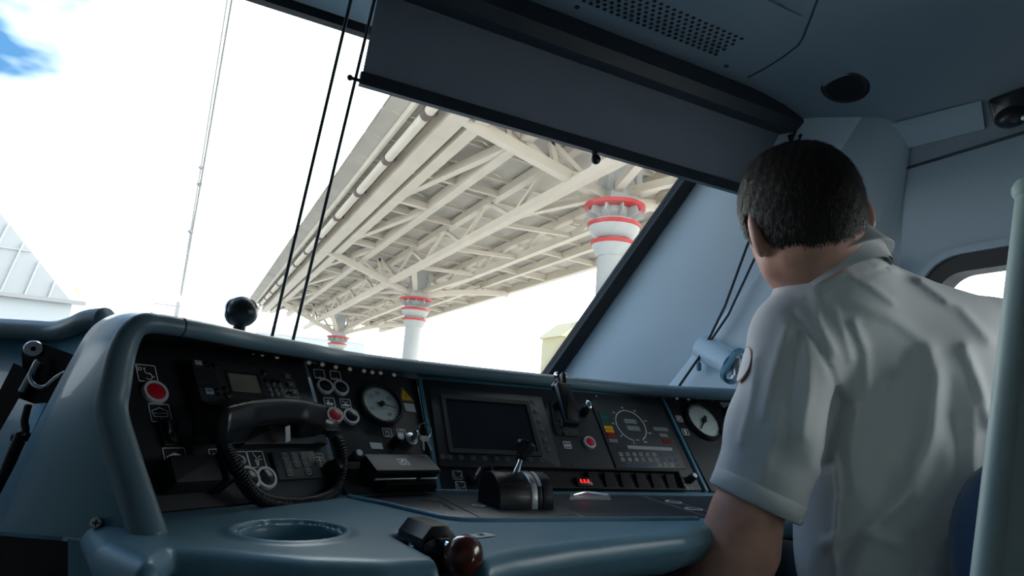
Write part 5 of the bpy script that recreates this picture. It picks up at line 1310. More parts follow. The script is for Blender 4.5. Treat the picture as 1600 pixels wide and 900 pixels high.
# ------------------------------------------------------------------ RIGHT PANEL
rp = poly_panel('instrument_panel', PC, ((1037, 622), (1330, 640), (1400, 770), (1112, 768)), 'dark instrument panel with two small gauges beside the driver')
icon(PC, c5(604, 280), 0.0175, 0.0155, [arc(.33, .45, .16, 0, 360, 12), arc(.66, .45, .16, 0, 360, 12), [(.2, .75), (.8, .75)]], rp)
icon(PC, c5(640, 358), 0.0175, 0.0155, [], rp, [[(.42, .15), (.6, .15), (.65, .8), (.35, .8)]])
icon(PC, c5(900, 425), 0.0175, 0.0165, [[(.2, .2), (.8, .8)]], rp)
gq = c5(742, 297); R2 = 0.5 * abs(uv(PC, c5(831, 310))[0] - uv(PC, c5(652, 285))[0])
gauge(PC, gq, R2, 'small pale pressure gauge with a black needle, beside the driver\'s sleeve', [(str(s), 225 - 27 * s, .62, .0048) for s in range(0, 11, 2)], [(228, .75, .35, .07, MT['void'])], 50, 225, -45)
gq2 = c5(965, 285)
gauge(PC, gq2, R2 * .9, 'second small pressure gauge, half hidden behind the driver\'s sleeve', [(str(s), 225 - 27 * s, .62, .0048) for s in range(0, 11, 2)], [(200, .75, .35, .07, MT['void'])], 50, 225, -45)
u, v = uv(PC, c5(718, 178)); g = G(); g.sphere((u, v, 0.008), 0.0045, 12, 8); put('gauge_lamp', g, 'black', rp, PC)
# blue-grey dividers between the panels
for qa, qb in (((1034, 621), (1104, 768)), ((655, 591), (686, 768))):
    a = uv(PC, qa); b = uv(PC, qb); g = G(); g.beam(PC @ Vector((*a, 0.0)), PC @ Vector((*b, 0.0)), 0.007, 0.006, PC.to_3x3().col[2]); put('divider', g, 'shell', con, Matrix())
g = G(); g.beam(PC @ Vector((-0.012, -0.001, 0.004)), PC @ Vector((1.0, -0.001, 0.004)), 0.012, 0.008); put('lower_trim', g, 'desk', con, Matrix())

# ------------------------------------------------------------------ ON THE DESK
ins = thing('desk_inlay', 'dark writing surface let into the desk in front of the monitor', 'desk pad', T(0.6, 0.9, DZ))
P = [ondesk(q) for q in ((562, 777), (585, 775), (690, 771), (1200, 777), (1180, 792), (1118, 805), (1100, 809), (900, 810), (760, 811), (705, 809), (660, 799))]
P2 = [(p.x, p.y) for p in P]
if sum(P2[i - 1][0] * P2[i][1] - P2[i][0] * P2[i - 1][1] for i in range(len(P2))) < 0: P2.reverse()
MT['inlay'] = mat('dark_desk_inlay', (0.022, 0.030, 0.038), 0.38, bump=0.05, bscale=500)
g = G(); g.prism(P2, DZ - 0.002, DZ + 0.0014, 0.0008, bev0=0); put('sheet', g, 'inlay', ins, Matrix())
lipq = [(545, 776), (566, 781), (605, 789), (660, 802), (705, 811), (760, 813.5), (900, 812.5), (1000, 812), (1090, 811)]
g = G(); g.tube(spline([ondesk(q, DZ + 0.0008) for q in lipq], 5), 0.0042, 10); put('raised_lip', g, 'desk', con, Matrix(), 180)
def dline(qa, qb, w, m='greyprint', par=ins, z=DZ + 0.0014):
    a = ondesk(qa, z); b = ondesk(qb, z); g = G(); g.ribbon([(a.x, a.y), (b.x, b.y)], w, z, z + 0.0006); return put('line', g, m, par, Matrix(), 0)
dline(c4(75, 742), c4(325, 868), 0.0015, 'void'); dline(c4(728, 802), c4(895, 870), 0.0015); dline(c5(395, 735), c5(775, 855), 0.0016); dline(c5(470, 730), c5(805, 832), 0.0016); dline(c5(0, 838), c5(75, 866), 0.0015)
dline((598, 767 + 10), (650, 778), 0.004, 'void'); dline(c4(90, 772), c4(170, 820), 0.005, 'void'); dline(c4(0, 768), c4(92, 774), 0.005, 'void'); dline(c4(95, 795), c4(130, 865), 0.001)
for q in ((1052, 785), (1084, 796)):
    p = ondesk(q, DZ + 0.0014); g = G(); g.lathe([(0.015, 0), (0.015, 0.0015), (0.013, 0.002), (0.0125, 0.0)], 28, T(*p), cap=False); put('ring_inlay', g, 'ring', ins, Matrix())
    g = G(); g.lathe([(0.0125, 0.0006), (0, 0.0008)], 28, T(*p), cap=False); put('ring_well', g, 'void', ins, Matrix())
p = ondesk(c4(304, 799), DZ + 0.0014); g = G(); g.lathe([(0.010, 0), (0.010, 0.001), (0.007, 0.001), (0.007, 0)], 24, T(*p), cap=False); put('ring_inlay', g, 'ring', ins, Matrix())
# paper clip plate at the back of the desk
pc = [ondesk(q, DZ + 0.004) for q in (c4(795, 757), c4(1020, 757), c4(1010, 728), c4(800, 728))]
cl_ = thing('clip_plate', 'flat shiny metal clip lying at the back of the desk', 'clip', T(*pc[0]))
P2 = [(p.x, p.y) for p in pc]
if sum(P2[i - 1][0] * P2[i][1] - P2[i][0] * P2[i - 1][1] for i in range(4)) < 0: P2.reverse()
g = G(); g.prism(P2, DZ + 0.0016, DZ + 0.004, 0.0008, bev0=0); put('plate', g, 'steel', cl_, Matrix())
g = G(); a, b = (pc[0] + pc[3]) / 2, (pc[1] + pc[2]) / 2; g.tube([a + Vector((0.006, 0, .001)), a.lerp(b, .45) + Vector((0, 0.012, .004)), a.lerp(b, .55) + Vector((0, 0.012, .004)), b + Vector((-.006, 0, .001))], 0.0022, 8); put('wire', g, 'chrome', cl_, Matrix())
# master control lever
p = ondesk((815, 796)); LM = T(p.x + 0.004, p.y + 0.034, DZ) @ Matrix.Scale(0.84, 4)
lv = thing('control_lever', 'black drum-shaped master controller with a chrome-topped lever', 'lever', LM)
prof = [(-0.048, 0.0), (0.044, 0.0), (0.044, 0.018), (0.036, 0.040), (0.020, 0.055), (0.0, 0.060), (-0.020, 0.056), (-0.038, 0.042), (-0.047, 0.020)]
def drum(x0, x1, sc=1.0):
    g = G(); M_ = Matrix(((0, 0, 1, 0), (1, 0, 0, 0), (0, 1, 0, 0), (0, 0, 0, 1)))
    pr = spline([(a * sc, b * (sc if b > 0 else 1)) for a, b in [(q[0], q[1]) for q in prof[2:]]], 4) if False else [(a * sc, b * sc) for a, b in prof]
    sm = [pr[0], pr[1]] + [(v.x, v.y) for v in spline([Vector((a, b, 0)) for a, b in pr[2:]], 4)]
    g.prism(sm, x0, x1, 0.002, M_); return g
put('drum', drum(-0.052, 0.010), 'black', lv, LM); put('drum', drum(0.034, 0.056), 'black', lv, LM); put('silver_band', drum(0.010, 0.024, 1.012), 'steel', lv, LM); put('drum', drum(0.024, 0.034, 0.985), 'black', lv, LM)
g = G(); pr = [(a * 1.02, b * 1.02) for a, b in prof]; arcq = [(v.x, v.y) for v in spline([Vector((a, b, 0)) for a, b in pr[4:8]], 4)]
vs = []
for a, b in arcq[:9]: vs += [(0.0255, a, b + 0.0006), (0.0325, a, b + 0.0006)]
sc_ = None
vs = []
for a, b in [(pr[2][0], pr[2][1]), (pr[3][0], pr[3][1]), (pr[4][0], pr[4][1]), (pr[5][0], pr[5][1])]: pass
front_ = [(-0.040, 0.042), (-0.030, 0.051), (-0.019, 0.0575), (-0.006, 0.061)]
for a, b in front_: vs += [(0.026, a, b), (0.033, a, b), (0.026, a * .97, b - 0.003), (0.033, a * .97, b - 0.003)]
fs = []
for i in range(3):
    a = 4 * i; b = a + 4; fs += [(a, a + 1, b + 1, b), (a, b, b + 2, a + 2), (a + 1, a + 3, b + 3, b + 1)]
fs += [(0, 2, 3, 1), (12, 13, 15, 14)]
g = G(); g.add(vs, fs); put('scale_plate', g, 'ring', lv, LM, 30)
kp_ = [LM.inverted() @ at(*q) for q in ((819, 748, 1.0), (822, 718, .985), (823, 706, .98))]
p0 = Vector((0.0, 0.0, 0.055)); top = LM.inverted() @ at(822, 694, 1.005)
d = (top - p0).normalized(); km = T(*p0) @ d.to_track_quat('Z', 'Y').to_matrix().to_4x4(); Lh = (top - p0).length
g = G(); g.lathe([(0.008, -0.01), (0.007, 0.0), (0.0048, Lh * .30), (0.0048, Lh * .62)], 18, km); put('stem', g, 'chrome', lv, LM)
g = G(); g.lathe([(0.006, Lh * .46), (0.010, Lh * .50), (0.012, Lh * .66), (0.0185, Lh * .84), (0.0205, Lh * .92), (0.0195, Lh * .985)], 28, km); kn = put('knob', g, 'black', lv, LM)
g = G(); g.lathe([(0.0195, Lh * .985), (0.017, Lh * 1.01), (0.010, Lh * 1.022), (0.0, Lh * 1.024)], 28, km, cap=False); put('knob_cap', g, 'chrome', kn, LM)
g = G(); g.lathe([(0.003, 0), (0.003, 0.0025), (0, 0.003)], 12, T(0.045, -0.012, 0.0575)); put('screw', g, 'chrome', lv, LM)
# brake valve with wooden knob in the slot
ba = ondesk((642, 826), DZ + 0.006); bb = at(750, 857, (CAMR.transposed() @ (ba - CAMP)).z * -1 - 0.105)
bd = (bb - ba); bd.z = 0; bd.normalize()
upz = Vector((0, 0, 1)); BM = Matrix((bd, upz.cross(bd), upz)).transposed().to_4x4(); BM.translation = ba
bv = thing('brake_handle', 'brake handle with dark wooden knob sticking out of a slot in the desk', 'handle', BM)
M_ = Matrix(((0, 0, 1, 0), (1, 0, 0, 0), (0, 1, 0, 0), (0, 0, 0, 1)))
g = G(); g.prism([(-0.020, -0.030), (0.020, -0.030), (0.020, 0.002), (0.010, 0.014), (-0.010, 0.014), (-0.020, 0.002)], 0.008, 0.062, 0.0015, M_); put('housing', g, 'black', bv, BM, 25)
g = G(); g.cyl((-0.012, 0, -0.010), (0.010, 0, -0.010), 0.010, 0.013); put('rear_shaft', g, 'steel', bv, BM)
g = G(); g.prism([(-0.008, -0.022), (0.008, -0.022), (0.008, 0.004), (-0.008, 0.004)], 0.060, 0.076, 0.0015, M_); g.lathe([(0.010, 0), (0.008, 0.010)], 16, T(0.066, -0.010, -0.008) @ rot('Y', 60)); put('latch', g, 'blackmatt', bv, BM)
g = G(); g.lathe([(0.006, 0), (0.006, 0.002), (0.003, 0.003)], 14, T(0.044, -0.0205, -0.010) @ rot('X', 90)); put('pivot_screw', g, 'chrome', bv, BM)
g = G(); g.cyl((0.070, 0.0, -0.004), (0.098, 0.0, -0.006), 0.0070, 0.0070, 20); put('shaft', g, 'chrome', bv, BM)
g = G(); g.lathe([(0.008, 0.092), (0.010, 0.095), (0.0170, 0.098), (0.0200, 0.106), (0.0188, 0.114), (0.013, 0.120), (0.004, 0.122), (0.0, 0.1225)], 32, T(0, 0, -0.006) @ rot('Y', 90)); put('knob', g, 'wood', bv, BM, 180, label='dark reddish wooden knob')
g = G(); g.box((0, 0, 0), (0.030, 0.016, 0.001)); stq = put('desk_label', g, 'sticker', con, T(*ondesk(c6(1432, 405), DZ + 0.0012)) @ rot('Z', 20), 0)
g = G(); g.ribbon(circ(0.004, 14), 0.0008, 0.0005, 0.0009, True); g.box((0, 0, 0.0007), (0.003, 0.002, 0.0004)); put('print', g, 'void', stq, WM[stq.name], 0)
# ball-shaped black mirror/camera on the dash top
bp = at(378, 487, 1.10); bs = at(378, 516, 1.10)
bm_ = T(bp.x, bp.y, 0.975)
bc = thing('dash_camera', 'round black camera head standing on the console hood', 'camera', bm_)
axx = (-(CAMR @ Vector((1, 0, 0))) + (CAMR @ Vector((0, 0, -1))) * 0.15).normalized(); mm = T(*bp) @ axx.to_track_quat('Z', 'Y').to_matrix().to_4x4()
g = G(); g.sphere(bp, 0.027, 28, 18); put('head', g, 'black', bc, Matrix(), 180)
g = G(); g.lathe([(0.0232, 0.014), (0.0245, 0.015), (0.0225, 0.019), (0.019, 0.020)], 28, mm, cap=False); put('rim', g, 'steel', bc, Matrix())
g = G(); g.lathe([(0.006, 0.024), (0.005, 0.030), (0, 0.031)], 12, mm); put('lens_nub', g, 'ring', bc, Matrix())
g = G(); g.lathe([(0.015, 0.975), (0.011, 0.995), (0.010, bp.z - 0.012)], 18, T(bp.x, bp.y, 0)); put('stem', g, 'black', bc, Matrix())
# ------------------------------------------------------------------ SIDE CONSOLE at the far left with the folded arm
sc_t = thing('side_console', 'blue-grey side console with a rolled rim at the left edge', 'console', T(-0.35, 0.85, 0))
rim = spline([at(*q) for q in ((-160, 500, 1.05), (-40, 510, 1.02), (40, 515, 1.0), (85, 517, .985), (115, 510, .96), (138, 500, .945), (165, 497, .93))], 6)
g = G(); g.tube(rim, 0.0155, 16); put('rim', g, 'hood', sc_t, Matrix(), 180)
g = G(); vs = []
for p in rim:
    d = (p - CAMP); d.z = 0; d.normalize()
    vs += [p + d * 0.005, p + d * -0.06 + Vector((0, 0, -0.30)), p + d * 0.20 + Vector((0, 0, 0.0))]
g.add(vs, [(3 * i, 3 * i + 1, 3 * i + 4, 3 * i + 3) for i in range(len(rim) - 1)] + [(3 * i, 3 * i + 3, 3 * i + 5, 3 * i + 2) for i in range(len(rim) - 1)]); put('front_face', g, 'shell', sc_t, Matrix(), 180)
g = G(); q0 = at(-60, 835, .72); q1 = at(104, 846, .70); g.add([at(-200, 820, .76), at(106, 846, .70), at(106, 1150, .70), at(-200, 1150, .76), at(-200, 820, 1.1), at(106, 846, 1.0)], [(3, 2, 1, 0), (0, 1, 5, 4)]); put('lower_cabinet', g, 'blackmatt', sc_t, Matrix(), 0)
g = G(); g.add([at(106, 842, .655), at(214, 862, .615), at(245, 872, .605), at(300, 1100, .58), at(106, 1150, .64)], [(4, 3, 2, 1, 0)]); put('lower_fairing', g, 'shell', con, Matrix(), 60)
ar = thing('folding_arm', 'black folding arm with bolt, wire handle and coiled cable at the left edge', 'folding arm', T(*at(52, 545, .89)))
def atz(qs, Z): return [at(q[0], q[1], Z) for q in qs]
def slab(qs, Z, th):
    P = atz(qs, Z); n = len(P); back = [p + ray(q[0], q[1]).normalized() * th for p, q in zip(P, qs)]
    g = G(); ar_ = sum(qs[i - 1][0] * qs[i][1] - qs[i][0] * qs[i - 1][1] for i in range(n))
    idx = list(range(n)); fs = [tuple(idx), tuple(n + i for i in reversed(idx))] + [(i, i + n, (i + 1) % n + n, (i + 1) % n) for i in range(n)]
    if ar_ > 0: fs = [tuple(reversed(f)) for f in fs]
    return g.add(P + back, fs)
put('bracket_plate', slab([c8(*q) for q in ((120, 150), (175, 155), (330, 212), (290, 280), (215, 420), (150, 425), (82, 400), (100, 310), (95, 190))], .885, .02), 'black', ar, Matrix(), 20)
put('lower_plate', slab([c8(*q) for q in ((270, 290), (285, 300), (150, 600), (40, 850), (0, 850), (60, 720), (130, 570))], .86, .015), 'blackmatt', ar, Matrix(), 20)
put('arm', slab([c8(*q) for q in ((60, 245), (118, 270), (95, 380), (-20, 580), (-80, 680), (-120, 600))], .87, .03), 'black', ar, Matrix(), 20)
nb = (CAMP - at(52, 545, .88)).normalized(); bmx = surf_mtx(at(52, 545, .882), nb, (0, 0, 1))
g = G(); g.lathe([(0.0115, -0.01), (0.0115, 0.005), (0.010, 0.007), (0.0, 0.0072)], 28); bo = put('bolt', g, 'steel', ar, bmx, label='large shiny bolt head'); g = G(); g.lathe([(0.0035, 0.0072), (0.0035, 0.0078)], 6); put('hex_socket', g, 'void', bo, bmx)
g = G(); g.tube(spline([at(*c8(x, y), z) for x, y, z in ((165, 232, .872), (150, 265, .868), (132, 300, .862), (150, 340, .858), (195, 350, .858), (240, 315, .862), (288, 286, .868))], 6), 0.0032, 10); put('wire_handle', g, 'chrome', ar, Matrix(), 180)
g = G(); g.tube([at(*c8(165, 240), .868), at(*c8(95, 370), .862)], 0.0042, 10); put('rod', g, 'steel', ar, Matrix())
g = G(); g.tube(spline([at(*c8(x, y), .855) for x, y in ((125, 430), (108, 500), (112, 545), (80, 580))], 6), 0.0045, 8); put('cable', g, 'black', ar, Matrix(), 180)
cb = spline([at(*c8(x, y), .845) for x, y in ((95, 560), (55, 650), (20, 740), (-20, 830))], 30); pts = []; up = Vector((0, 0, 1))
for i in range(len(cb) - 1):
    for j in range(3):
        a = cb[i].lerp(cb[i + 1], j / 3); t = (cb[i + 1] - cb[i]).normalized(); up = (up - t * up.dot(t)).normalized(); sd = t.cross(up); ph = 2 * math.pi * (i * 3 + j) / 9
        pts.append(a + (up * math.cos(ph) + sd * math.sin(ph)) * 0.006)
g = G(); g.tube(pts, 0.002, 6); put('coiled_cable', g, 'black', ar, Matrix(), 180)
g = G(); g.cyl(at(*c8(60, 575), .85), at(*c8(125, 570), .85), 0.006, 0.006, 10); put('cable_tie', g, 'blackmatt', ar, Matrix())
# =================================================================== THE DRIVER
cr_, cu_, cf_ = CAMR @ Vector((1, 0, 0)), CAMR @ Vector((0, 1, 0)), CAMR @ Vector((0, 0, -1))
HC = at(1247, 331, 0.99)
dv = ray(1247, 312).normalized(); er = (cr_ - dv * cr_.dot(dv)).normalized(); eu = er.cross(dv)
def R3(v, axis, deg): return Matrix.Rotation(math.radians(deg), 3, axis) @ v
hr = er; hf = dv; hu = eu
hr, hu = R3(hr, hf, 0), hu
# roll (right ear higher), pitch (looking down), turn to the left
rollm = Matrix.Rotation(math.radians(-17), 3, hf); hr = rollm @ hr; hu = rollm @ hu
pm = Matrix.Rotation(math.radians(-7), 3, hr); hf = pm @ hf; hu = pm @ hu
ym = Matrix.Rotation(math.radians(25), 3, hu); hf = ym @ hf; hr = ym @ hr
HM = Matrix((hr, hf, hu)).transposed().to_4x4(); HM.translation = HC
def hp3(x, y, z): return HM @ Vector((x, y, z))
SL, SR = at(1242, 545, 0.985), at(1545, 540, 1.09)
NB = at(1296, 425, 0.995); NBs = at(1304, 462, 1.01)
EL = at(1136, 915, 0.915); WRL = at(1015, 1000, 1.04)
ER = at(1660, 860, 1.08); WRR = ER + Vector((0.0, 0.25, -0.02))
HIP = at(1432, 945, 0.99)
Fv = Vector((math.sin(math.radians(40)), math.cos(math.radians(40)), 0)); Rv = Vector((Fv.y, -Fv.x, 0))
def torso_frame(c, lean=18, side=0):
    up = (Vector((0, 0, 1)) * math.cos(math.radians(lean)) + Fv * math.sin(math.radians(lean))).normalized()
    up = (up + Rv * side).normalized(); f = (Fv - up * Fv.dot(up)).normalized(); r = f.cross(up)
    m = Matrix((r, f, up)).transposed().to_4x4(); m.translation = c; return m
CH = torso_frame(at(1400, 640, 1.055), 22, -0.18); BL = torso_frame(at(1425, 880, 0.985), 14, -0.08)
KL = HIP + Vector((-0.07, 0.40, -0.03)); KR = HIP + Vector((0.12, 0.40, -0.03))
AL = KL + Vector((-0.01, 0.10, -0.40)); AR = KR + Vector((0.02, 0.10, -0.40))
AL.z = AR.z = 0.09
def head_sdf(X, Y, Z):
    d = sd_ell(X, Y, Z, HM @ T(0, -0.006, 0.004), (0.078, 0.100, 0.096))
    d = smin(d, sd_ell(X, Y, Z, HM @ T(0, 0.030, -0.055), (0.064, 0.066, 0.075)), 0.03)
    d = smin(d, sd_cone(X, Y, Z, hp3(-.045, .0, -.075), hp3(0, .075, -.115), 0.024, 0.020), 0.03)
    d = smin(d, sd_cone(X, Y, Z, hp3(.045, .0, -.075), hp3(0, .075, -.115), 0.024, 0.020), 0.03)
    d = smin(d, sd_cone(X, Y, Z, hp3(0, .092, -.005), hp3(0, .112, -.045), 0.009, 0.013), 0.012)          # nose
    for s in (-1, 1):
        d = smin(d, sd_cone(X, Y, Z, hp3(s * .012, .094, .012), hp3(s * .045, .080, .012), 0.009, 0.008), 0.012)   # brow
        d = smax(d, -sd_ell(X, Y, Z, HM @ T(s * .031, .100, -.010), (.013, .010, .008)), 0.008)
        d = smin(d, sd_ell(X, Y, Z, HM @ T(s * .031, .084, -.010), (.011, .011, .010)), 0.004)              # eye
        em = HM @ T(s * .080, -.022, -.024) @ rot('Z', s * 24) @ rot('X', -10)
        e = sd_ell(X, Y, Z, em, (0.010, 0.021, 0.035))
        e = smax(e, -sd_ell(X, Y, Z, em @ T(s * .009, .006, .003), (.008, .011, .019)), 0.004)
        d = smin(d, e, 0.007)
    d = smin(d, sd_cone(X, Y, Z, hp3(-.022, .085, -.076), hp3(.022, .085, -.076), 0.008, 0.008), 0.010)      # mouth
    return d
def arm_sdf(X, Y, Z):
    d = sd_cone(X, Y, Z, SL, EL, 0.044, 0.051)
    d = smin(d, sd_cone(X, Y, Z, at(1163, 812, .938), at(1156, 850, .935), 0.048, 0.056), 0.015)
    d = smin(d, sd_cone(X, Y, Z, EL, EL.lerp(WRL, .35), 0.050, 0.050), 0.02)
    d = smin(d, sd_cone(X, Y, Z, EL.lerp(WRL, .35), WRL, 0.050, 0.030), 0.02)
    return d
def hand_sdf(X, Y, Z, W, fd, side):
    sd_ = fd.cross(Vector((0, 0, 1))).normalized()
    d = sd_cone(X, Y, Z, W, W + fd * 0.075, 0.026, 0.024)
    d = smin(d, sd_cone(X, Y, Z, W + fd * .03 + sd_ * .018, W + fd * .08 + sd_ * .028, 0.018, 0.014), 0.01); d = smin(d, sd_cone(X, Y, Z, W + fd * .03 - sd_ * .018, W + fd * .08 - sd_ * .028, 0.018, 0.014), 0.01)
    for k, L in zip((-1.5, -.5, .5, 1.5), (.062, .075, .080, .068)):
        b = W + fd * 0.082 + sd_ * (k * 0.019); m = b + fd * (L * .55) + Vector((0, 0, -.004)); e = m + fd * (L * .40) + Vector((0, 0, -.022))
        d = smin(d, np.minimum(sd_cone(X, Y, Z, b, m, .0095, .009), sd_cone(X, Y, Z, m, e, .009, .0075)), 0.004)
    b = W + fd * .03 + sd_ * (side * .024); m = b + fd * .03 + sd_ * (side * .026); e = m + fd * .03 + sd_ * (side * .004) + Vector((0, 0, -.01))
    return smin(d, np.minimum(sd_cone(X, Y, Z, b, m, .012, .010), sd_cone(X, Y, Z, m, e, .010, .008)), 0.006)
def body_sdf(X, Y, Z):
    d = head_sdf(X, Y, Z)
    d = smin(d, sd_cone(X, Y, Z, hp3(0, -.028, -.055), NB, 0.056, 0.054), 0.030)
    for s in (-1, 1): d = smin(d, sd_cone(X, Y, Z, hp3(s * .030, -.045, -.06), NB + Rv * (s * .030), 0.026, 0.024), 0.02)
    t = sd_cone(X, Y, Z, SL, SR, 0.048, 0.048)
    t = smin(t, sd_cone(X, Y, Z, NBs + Vector((0, 0, -.02)), SL, 0.040, 0.040), 0.03); t = smin(t, sd_cone(X, Y, Z, NBs + Vector((0, 0, -.02)), SR, 0.042, 0.042), 0.03)
    t = smin(t, sd_ell(X, Y, Z, CH, (0.150, 0.100, 0.20)), 0.05); t = smin(t, sd_ell(X, Y, Z, BL, (0.145, 0.100, 0.20)), 0.06)
    d = smin(d, t, 0.03)
    d = smin(d, arm_sdf(X, Y, Z), 0.03)
    d = smin(d, sd_cone(X, Y, Z, SR, ER, 0.056, 0.048), 0.03); d = smin(d, sd_cone(X, Y, Z, ER, WRR, 0.046, 0.030), 0.02)
    d = smin(d, hand_sdf(X, Y, Z, WRL, (WRL - EL).normalized().lerp(Vector((0, 1, 0)), .5).normalized(), 1), 0.012)
    d = smin(d, hand_sdf(X, Y, Z, WRR, (WRR - ER).normalized(), -1), 0.012)
    for k, a, s in ((KL, AL, -1), (KR, AR, 1)):
        d = smin(d, sd_cone(X, Y, Z, HIP + Rv * (s * .07) + Vector((0, 0, -.03)), k, 0.080, 0.058), 0.04); d = smin(d, sd_cone(X, Y, Z, k, a, 0.056, 0.036), 0.02)
        d = smin(d, sd_cone(X, Y, Z, a + Vector((0, -.03, -.05)), a + Vector((0, .14, -.06)), 0.036, 0.028), 0.03)
    return d
def axis_grid(lo, hi, flo, fhi, fine, coarse):
    out = list(np.arange(lo, flo, coarse)) + list(np.arange(flo, fhi, fine)) + list(np.arange(fhi, hi, coarse))
    return np.array(out, np.float32)
bx_ = axis_grid(0.42, 1.50, HC.x - 0.15, HC.x + 0.15, 0.0030, 0.009)
by_ = axis_grid(0.35, 1.36, HC.y - 0.16, HC.y + 0.16, 0.0030, 0.009)
bz_ = axis_grid(-0.01, HC.z + 0.15, HC.z - 0.19, HC.z + 0.15, 0.0030, 0.009)
person = put('person', netmesh('person', snet(body_sdf, bx_, by_, bz_), 'skin'), 'skin', None, Matrix(), 180,
             'person in a white short-sleeved shirt, seen from behind, head bent towards the console', 'person')

# ------------------------------------------------------------------ shirt
HEMC = at(1178, 786, 0.945)
slv_ax = (HEMC - SL).normalized()
hem_r = 0.0675
FOLDS = [
 (((1226, 488), (1262, 468), (1325, 441), (1390, 416)), 3.0, -2.2), 
 (((1324, 425), (1362, 448), (1396, 474)), 5, 3.5), (((1272, 456), (1280, 504), (1304, 552)), 6, 3.0), (((1300, 470), (1318, 520), (1330, 560)), 7, 2.5),
 (((1335, 505), (1353, 549), (1356, 602)), 7, 4.0), (((1455, 553), (1467, 598), (1455, 678), (1424, 767), (1371, 815), (1335, 900)), 15, 9), (((1385, 600), (1392, 690), (1385, 760)), 24, -9),
 (((1420, 560), (1425, 640), (1410, 720)), 14, -4), (((1228, 515), (1205, 590), (1192, 650)), 8, 4), (((1262, 540), (1266, 600), (1255, 680)), 9, 3), (((1245, 520), (1238, 600), (1225, 700)), 7, -3),
 (((1240, 490), (1275, 535), (1300, 585), (1312, 622)), 4.5, -3.5), (((1300, 690), (1310, 767), (1302, 860), (1310, 905)), 4, 3.5), (((1509, 545), (1530, 600), (1545, 660)), 10, 5), (((1480, 600), (1500, 680), (1510, 780)), 16, -6),
 (((1440, 440), (1500, 480), (1545, 530)), 9, 3.5), (((1330, 470), (1400, 500), (1450, 540)), 10, 2.5), (((1520, 640), (1515, 740), (1480, 840)), 13, 5), (((1315, 630), (1300, 670), (1290, 720)), 12, -9),
 (((1340, 640), (1330, 700), (1335, 760)), 9, 4), (((1290, 850), (1340, 830), (1400, 850)), 10, 4), (((1420, 840), (1440, 880), (1430, 930)), 14, -5), (((1180, 560), (1175, 620), (1158, 690)), 7, 2.5),
 (((1215, 640), (1205, 700), (1190, 750)), 8, 3), (((1240, 450), (1300, 428), (1360, 415)), 5, -1.5), (((1360, 405), (1420, 425), (1480, 470)), 6, 3),
]
def poly_dist(px, py, pts):
    d = np.full(px.shape, 1e9, np.float32)
    for (ax, ay), (bx, by) in zip(pts, pts[1:]):
        ex, ey = bx - ax, by - ay; t = np.clip(((px - ax) * ex + (py - ay) * ey) / (ex * ex + ey * ey), 0, 1)
        d = np.minimum(d, (px - ax - t * ex) ** 2 + (py - ay - t * ey) ** 2)
    return d
CR_np = np.array(CAMR, np.float32)
def shirt_base(X, Y, Z):
    t = sd_cone(X, Y, Z, SL, SR, 0.060, 0.066)
    t = smin(t, sd_cone(X, Y, Z, NBs, at(1240, 505, .99), 0.070, 0.048), 0.05); t = smin(t, sd_cone(X, Y, Z, NBs, SR, 0.070, 0.068), 0.05)
    t = smin(t, sd_cone(X, Y, Z, NBs, at(1294, 421, .988), 0.070, 0.066), 0.03)
    t = smin(t, sd_ell(X, Y, Z, CH, (0.168, 0.122, 0.215)), 0.06)
    t = smin(t, sd_ell(X, Y, Z, BL, (0.168, 0.125, 0.215)), 0.09)
    SM = at(1214, 675, 0.965); s = sd_cone(X, Y, Z, SL, SM, 0.062, 0.070); s = smin(s, sd_cone(X, Y, Z, SM, HEMC + slv_ax * 0.05, 0.070, hem_r - 0.001), 0.02)
    hc = np.array(HEMC, np.float32); a = np.array((slv_ax + er * -0.12).normalized(), np.float32)
    cut = (X - hc[0]) * a[0] + (Y - hc[1]) * a[1] + (Z - hc[2]) * a[2]
    s = smax(s, cut, 0.003)
    s2 = sd_cone(X, Y, Z, SR, SR.lerp(ER, .55), 0.070, 0.070)
    d = smin(t, s, 0.028); d = smin(d, s2, 0.03)
    return d
def shirt_sdf(X, Y, Z):
    d = shirt_base(X, Y, Z)
    band = np.argwhere(np.abs(d) < 0.022); bt = tuple(band.T)
    xs = X[:, 0, 0][band[:, 0]]; ys = Y[0, :, 0][band[:, 1]]; zs = Z[0, 0, :][band[:, 2]]
    P = np.stack([xs, ys, zs - 0.9], 1) @ CR_np
    px = 800 + FPX * P[:, 0] / -P[:, 2]; py = 450 - FPX * P[:, 1] / -P[:, 2]; dep = -P[:, 2]
    near = np.clip((1.16 - dep) / 0.06, 0, 1)
    disp = np.zeros(len(px), np.float32)
    for pts, w, amp in FOLDS:
        disp += amp * 0.0014 * np.exp(-poly_dist(px, py, pts) / (w * w)) * near
    disp += 0.0016 * np.sin(px * 0.06 + 2.2 * np.sin(py * 0.022)) * near * np.clip((py - 470) / 120, 0, 1)
    ha = np.array((slv_ax + er * -0.12).normalized(), np.float32); hcn = np.array(HEMC, np.float32)
    up_h = -((xs - hcn[0]) * ha[0] + (ys - hcn[1]) * ha[1] + (zs - hcn[2]) * ha[2])
    fade = np.where(px < 1262, np.clip((up_h - 0.012) / 0.05, 0, 1), 1.0)
    d[bt] -= disp * fade
    # openings: sleeve and neck
    ar = sd_cone(X, Y, Z, HEMC - slv_ax * -0.042, HEMC + slv_ax * 0.10, hem_r - 0.008, hem_r - 0.006)
    d = smax(d, -ar, 0.002)
    nk = sd_cone(X, Y, Z, NB + (hp3(0, -.03, -.06) - NB) * 0.15, hp3(0, -.03, -.03), 0.068, 0.072)
    return smax(d, (HIP.z - 0.10) - Z, 0.01)
allp = [SL, SR, NB, HEMC, HIP, ER]
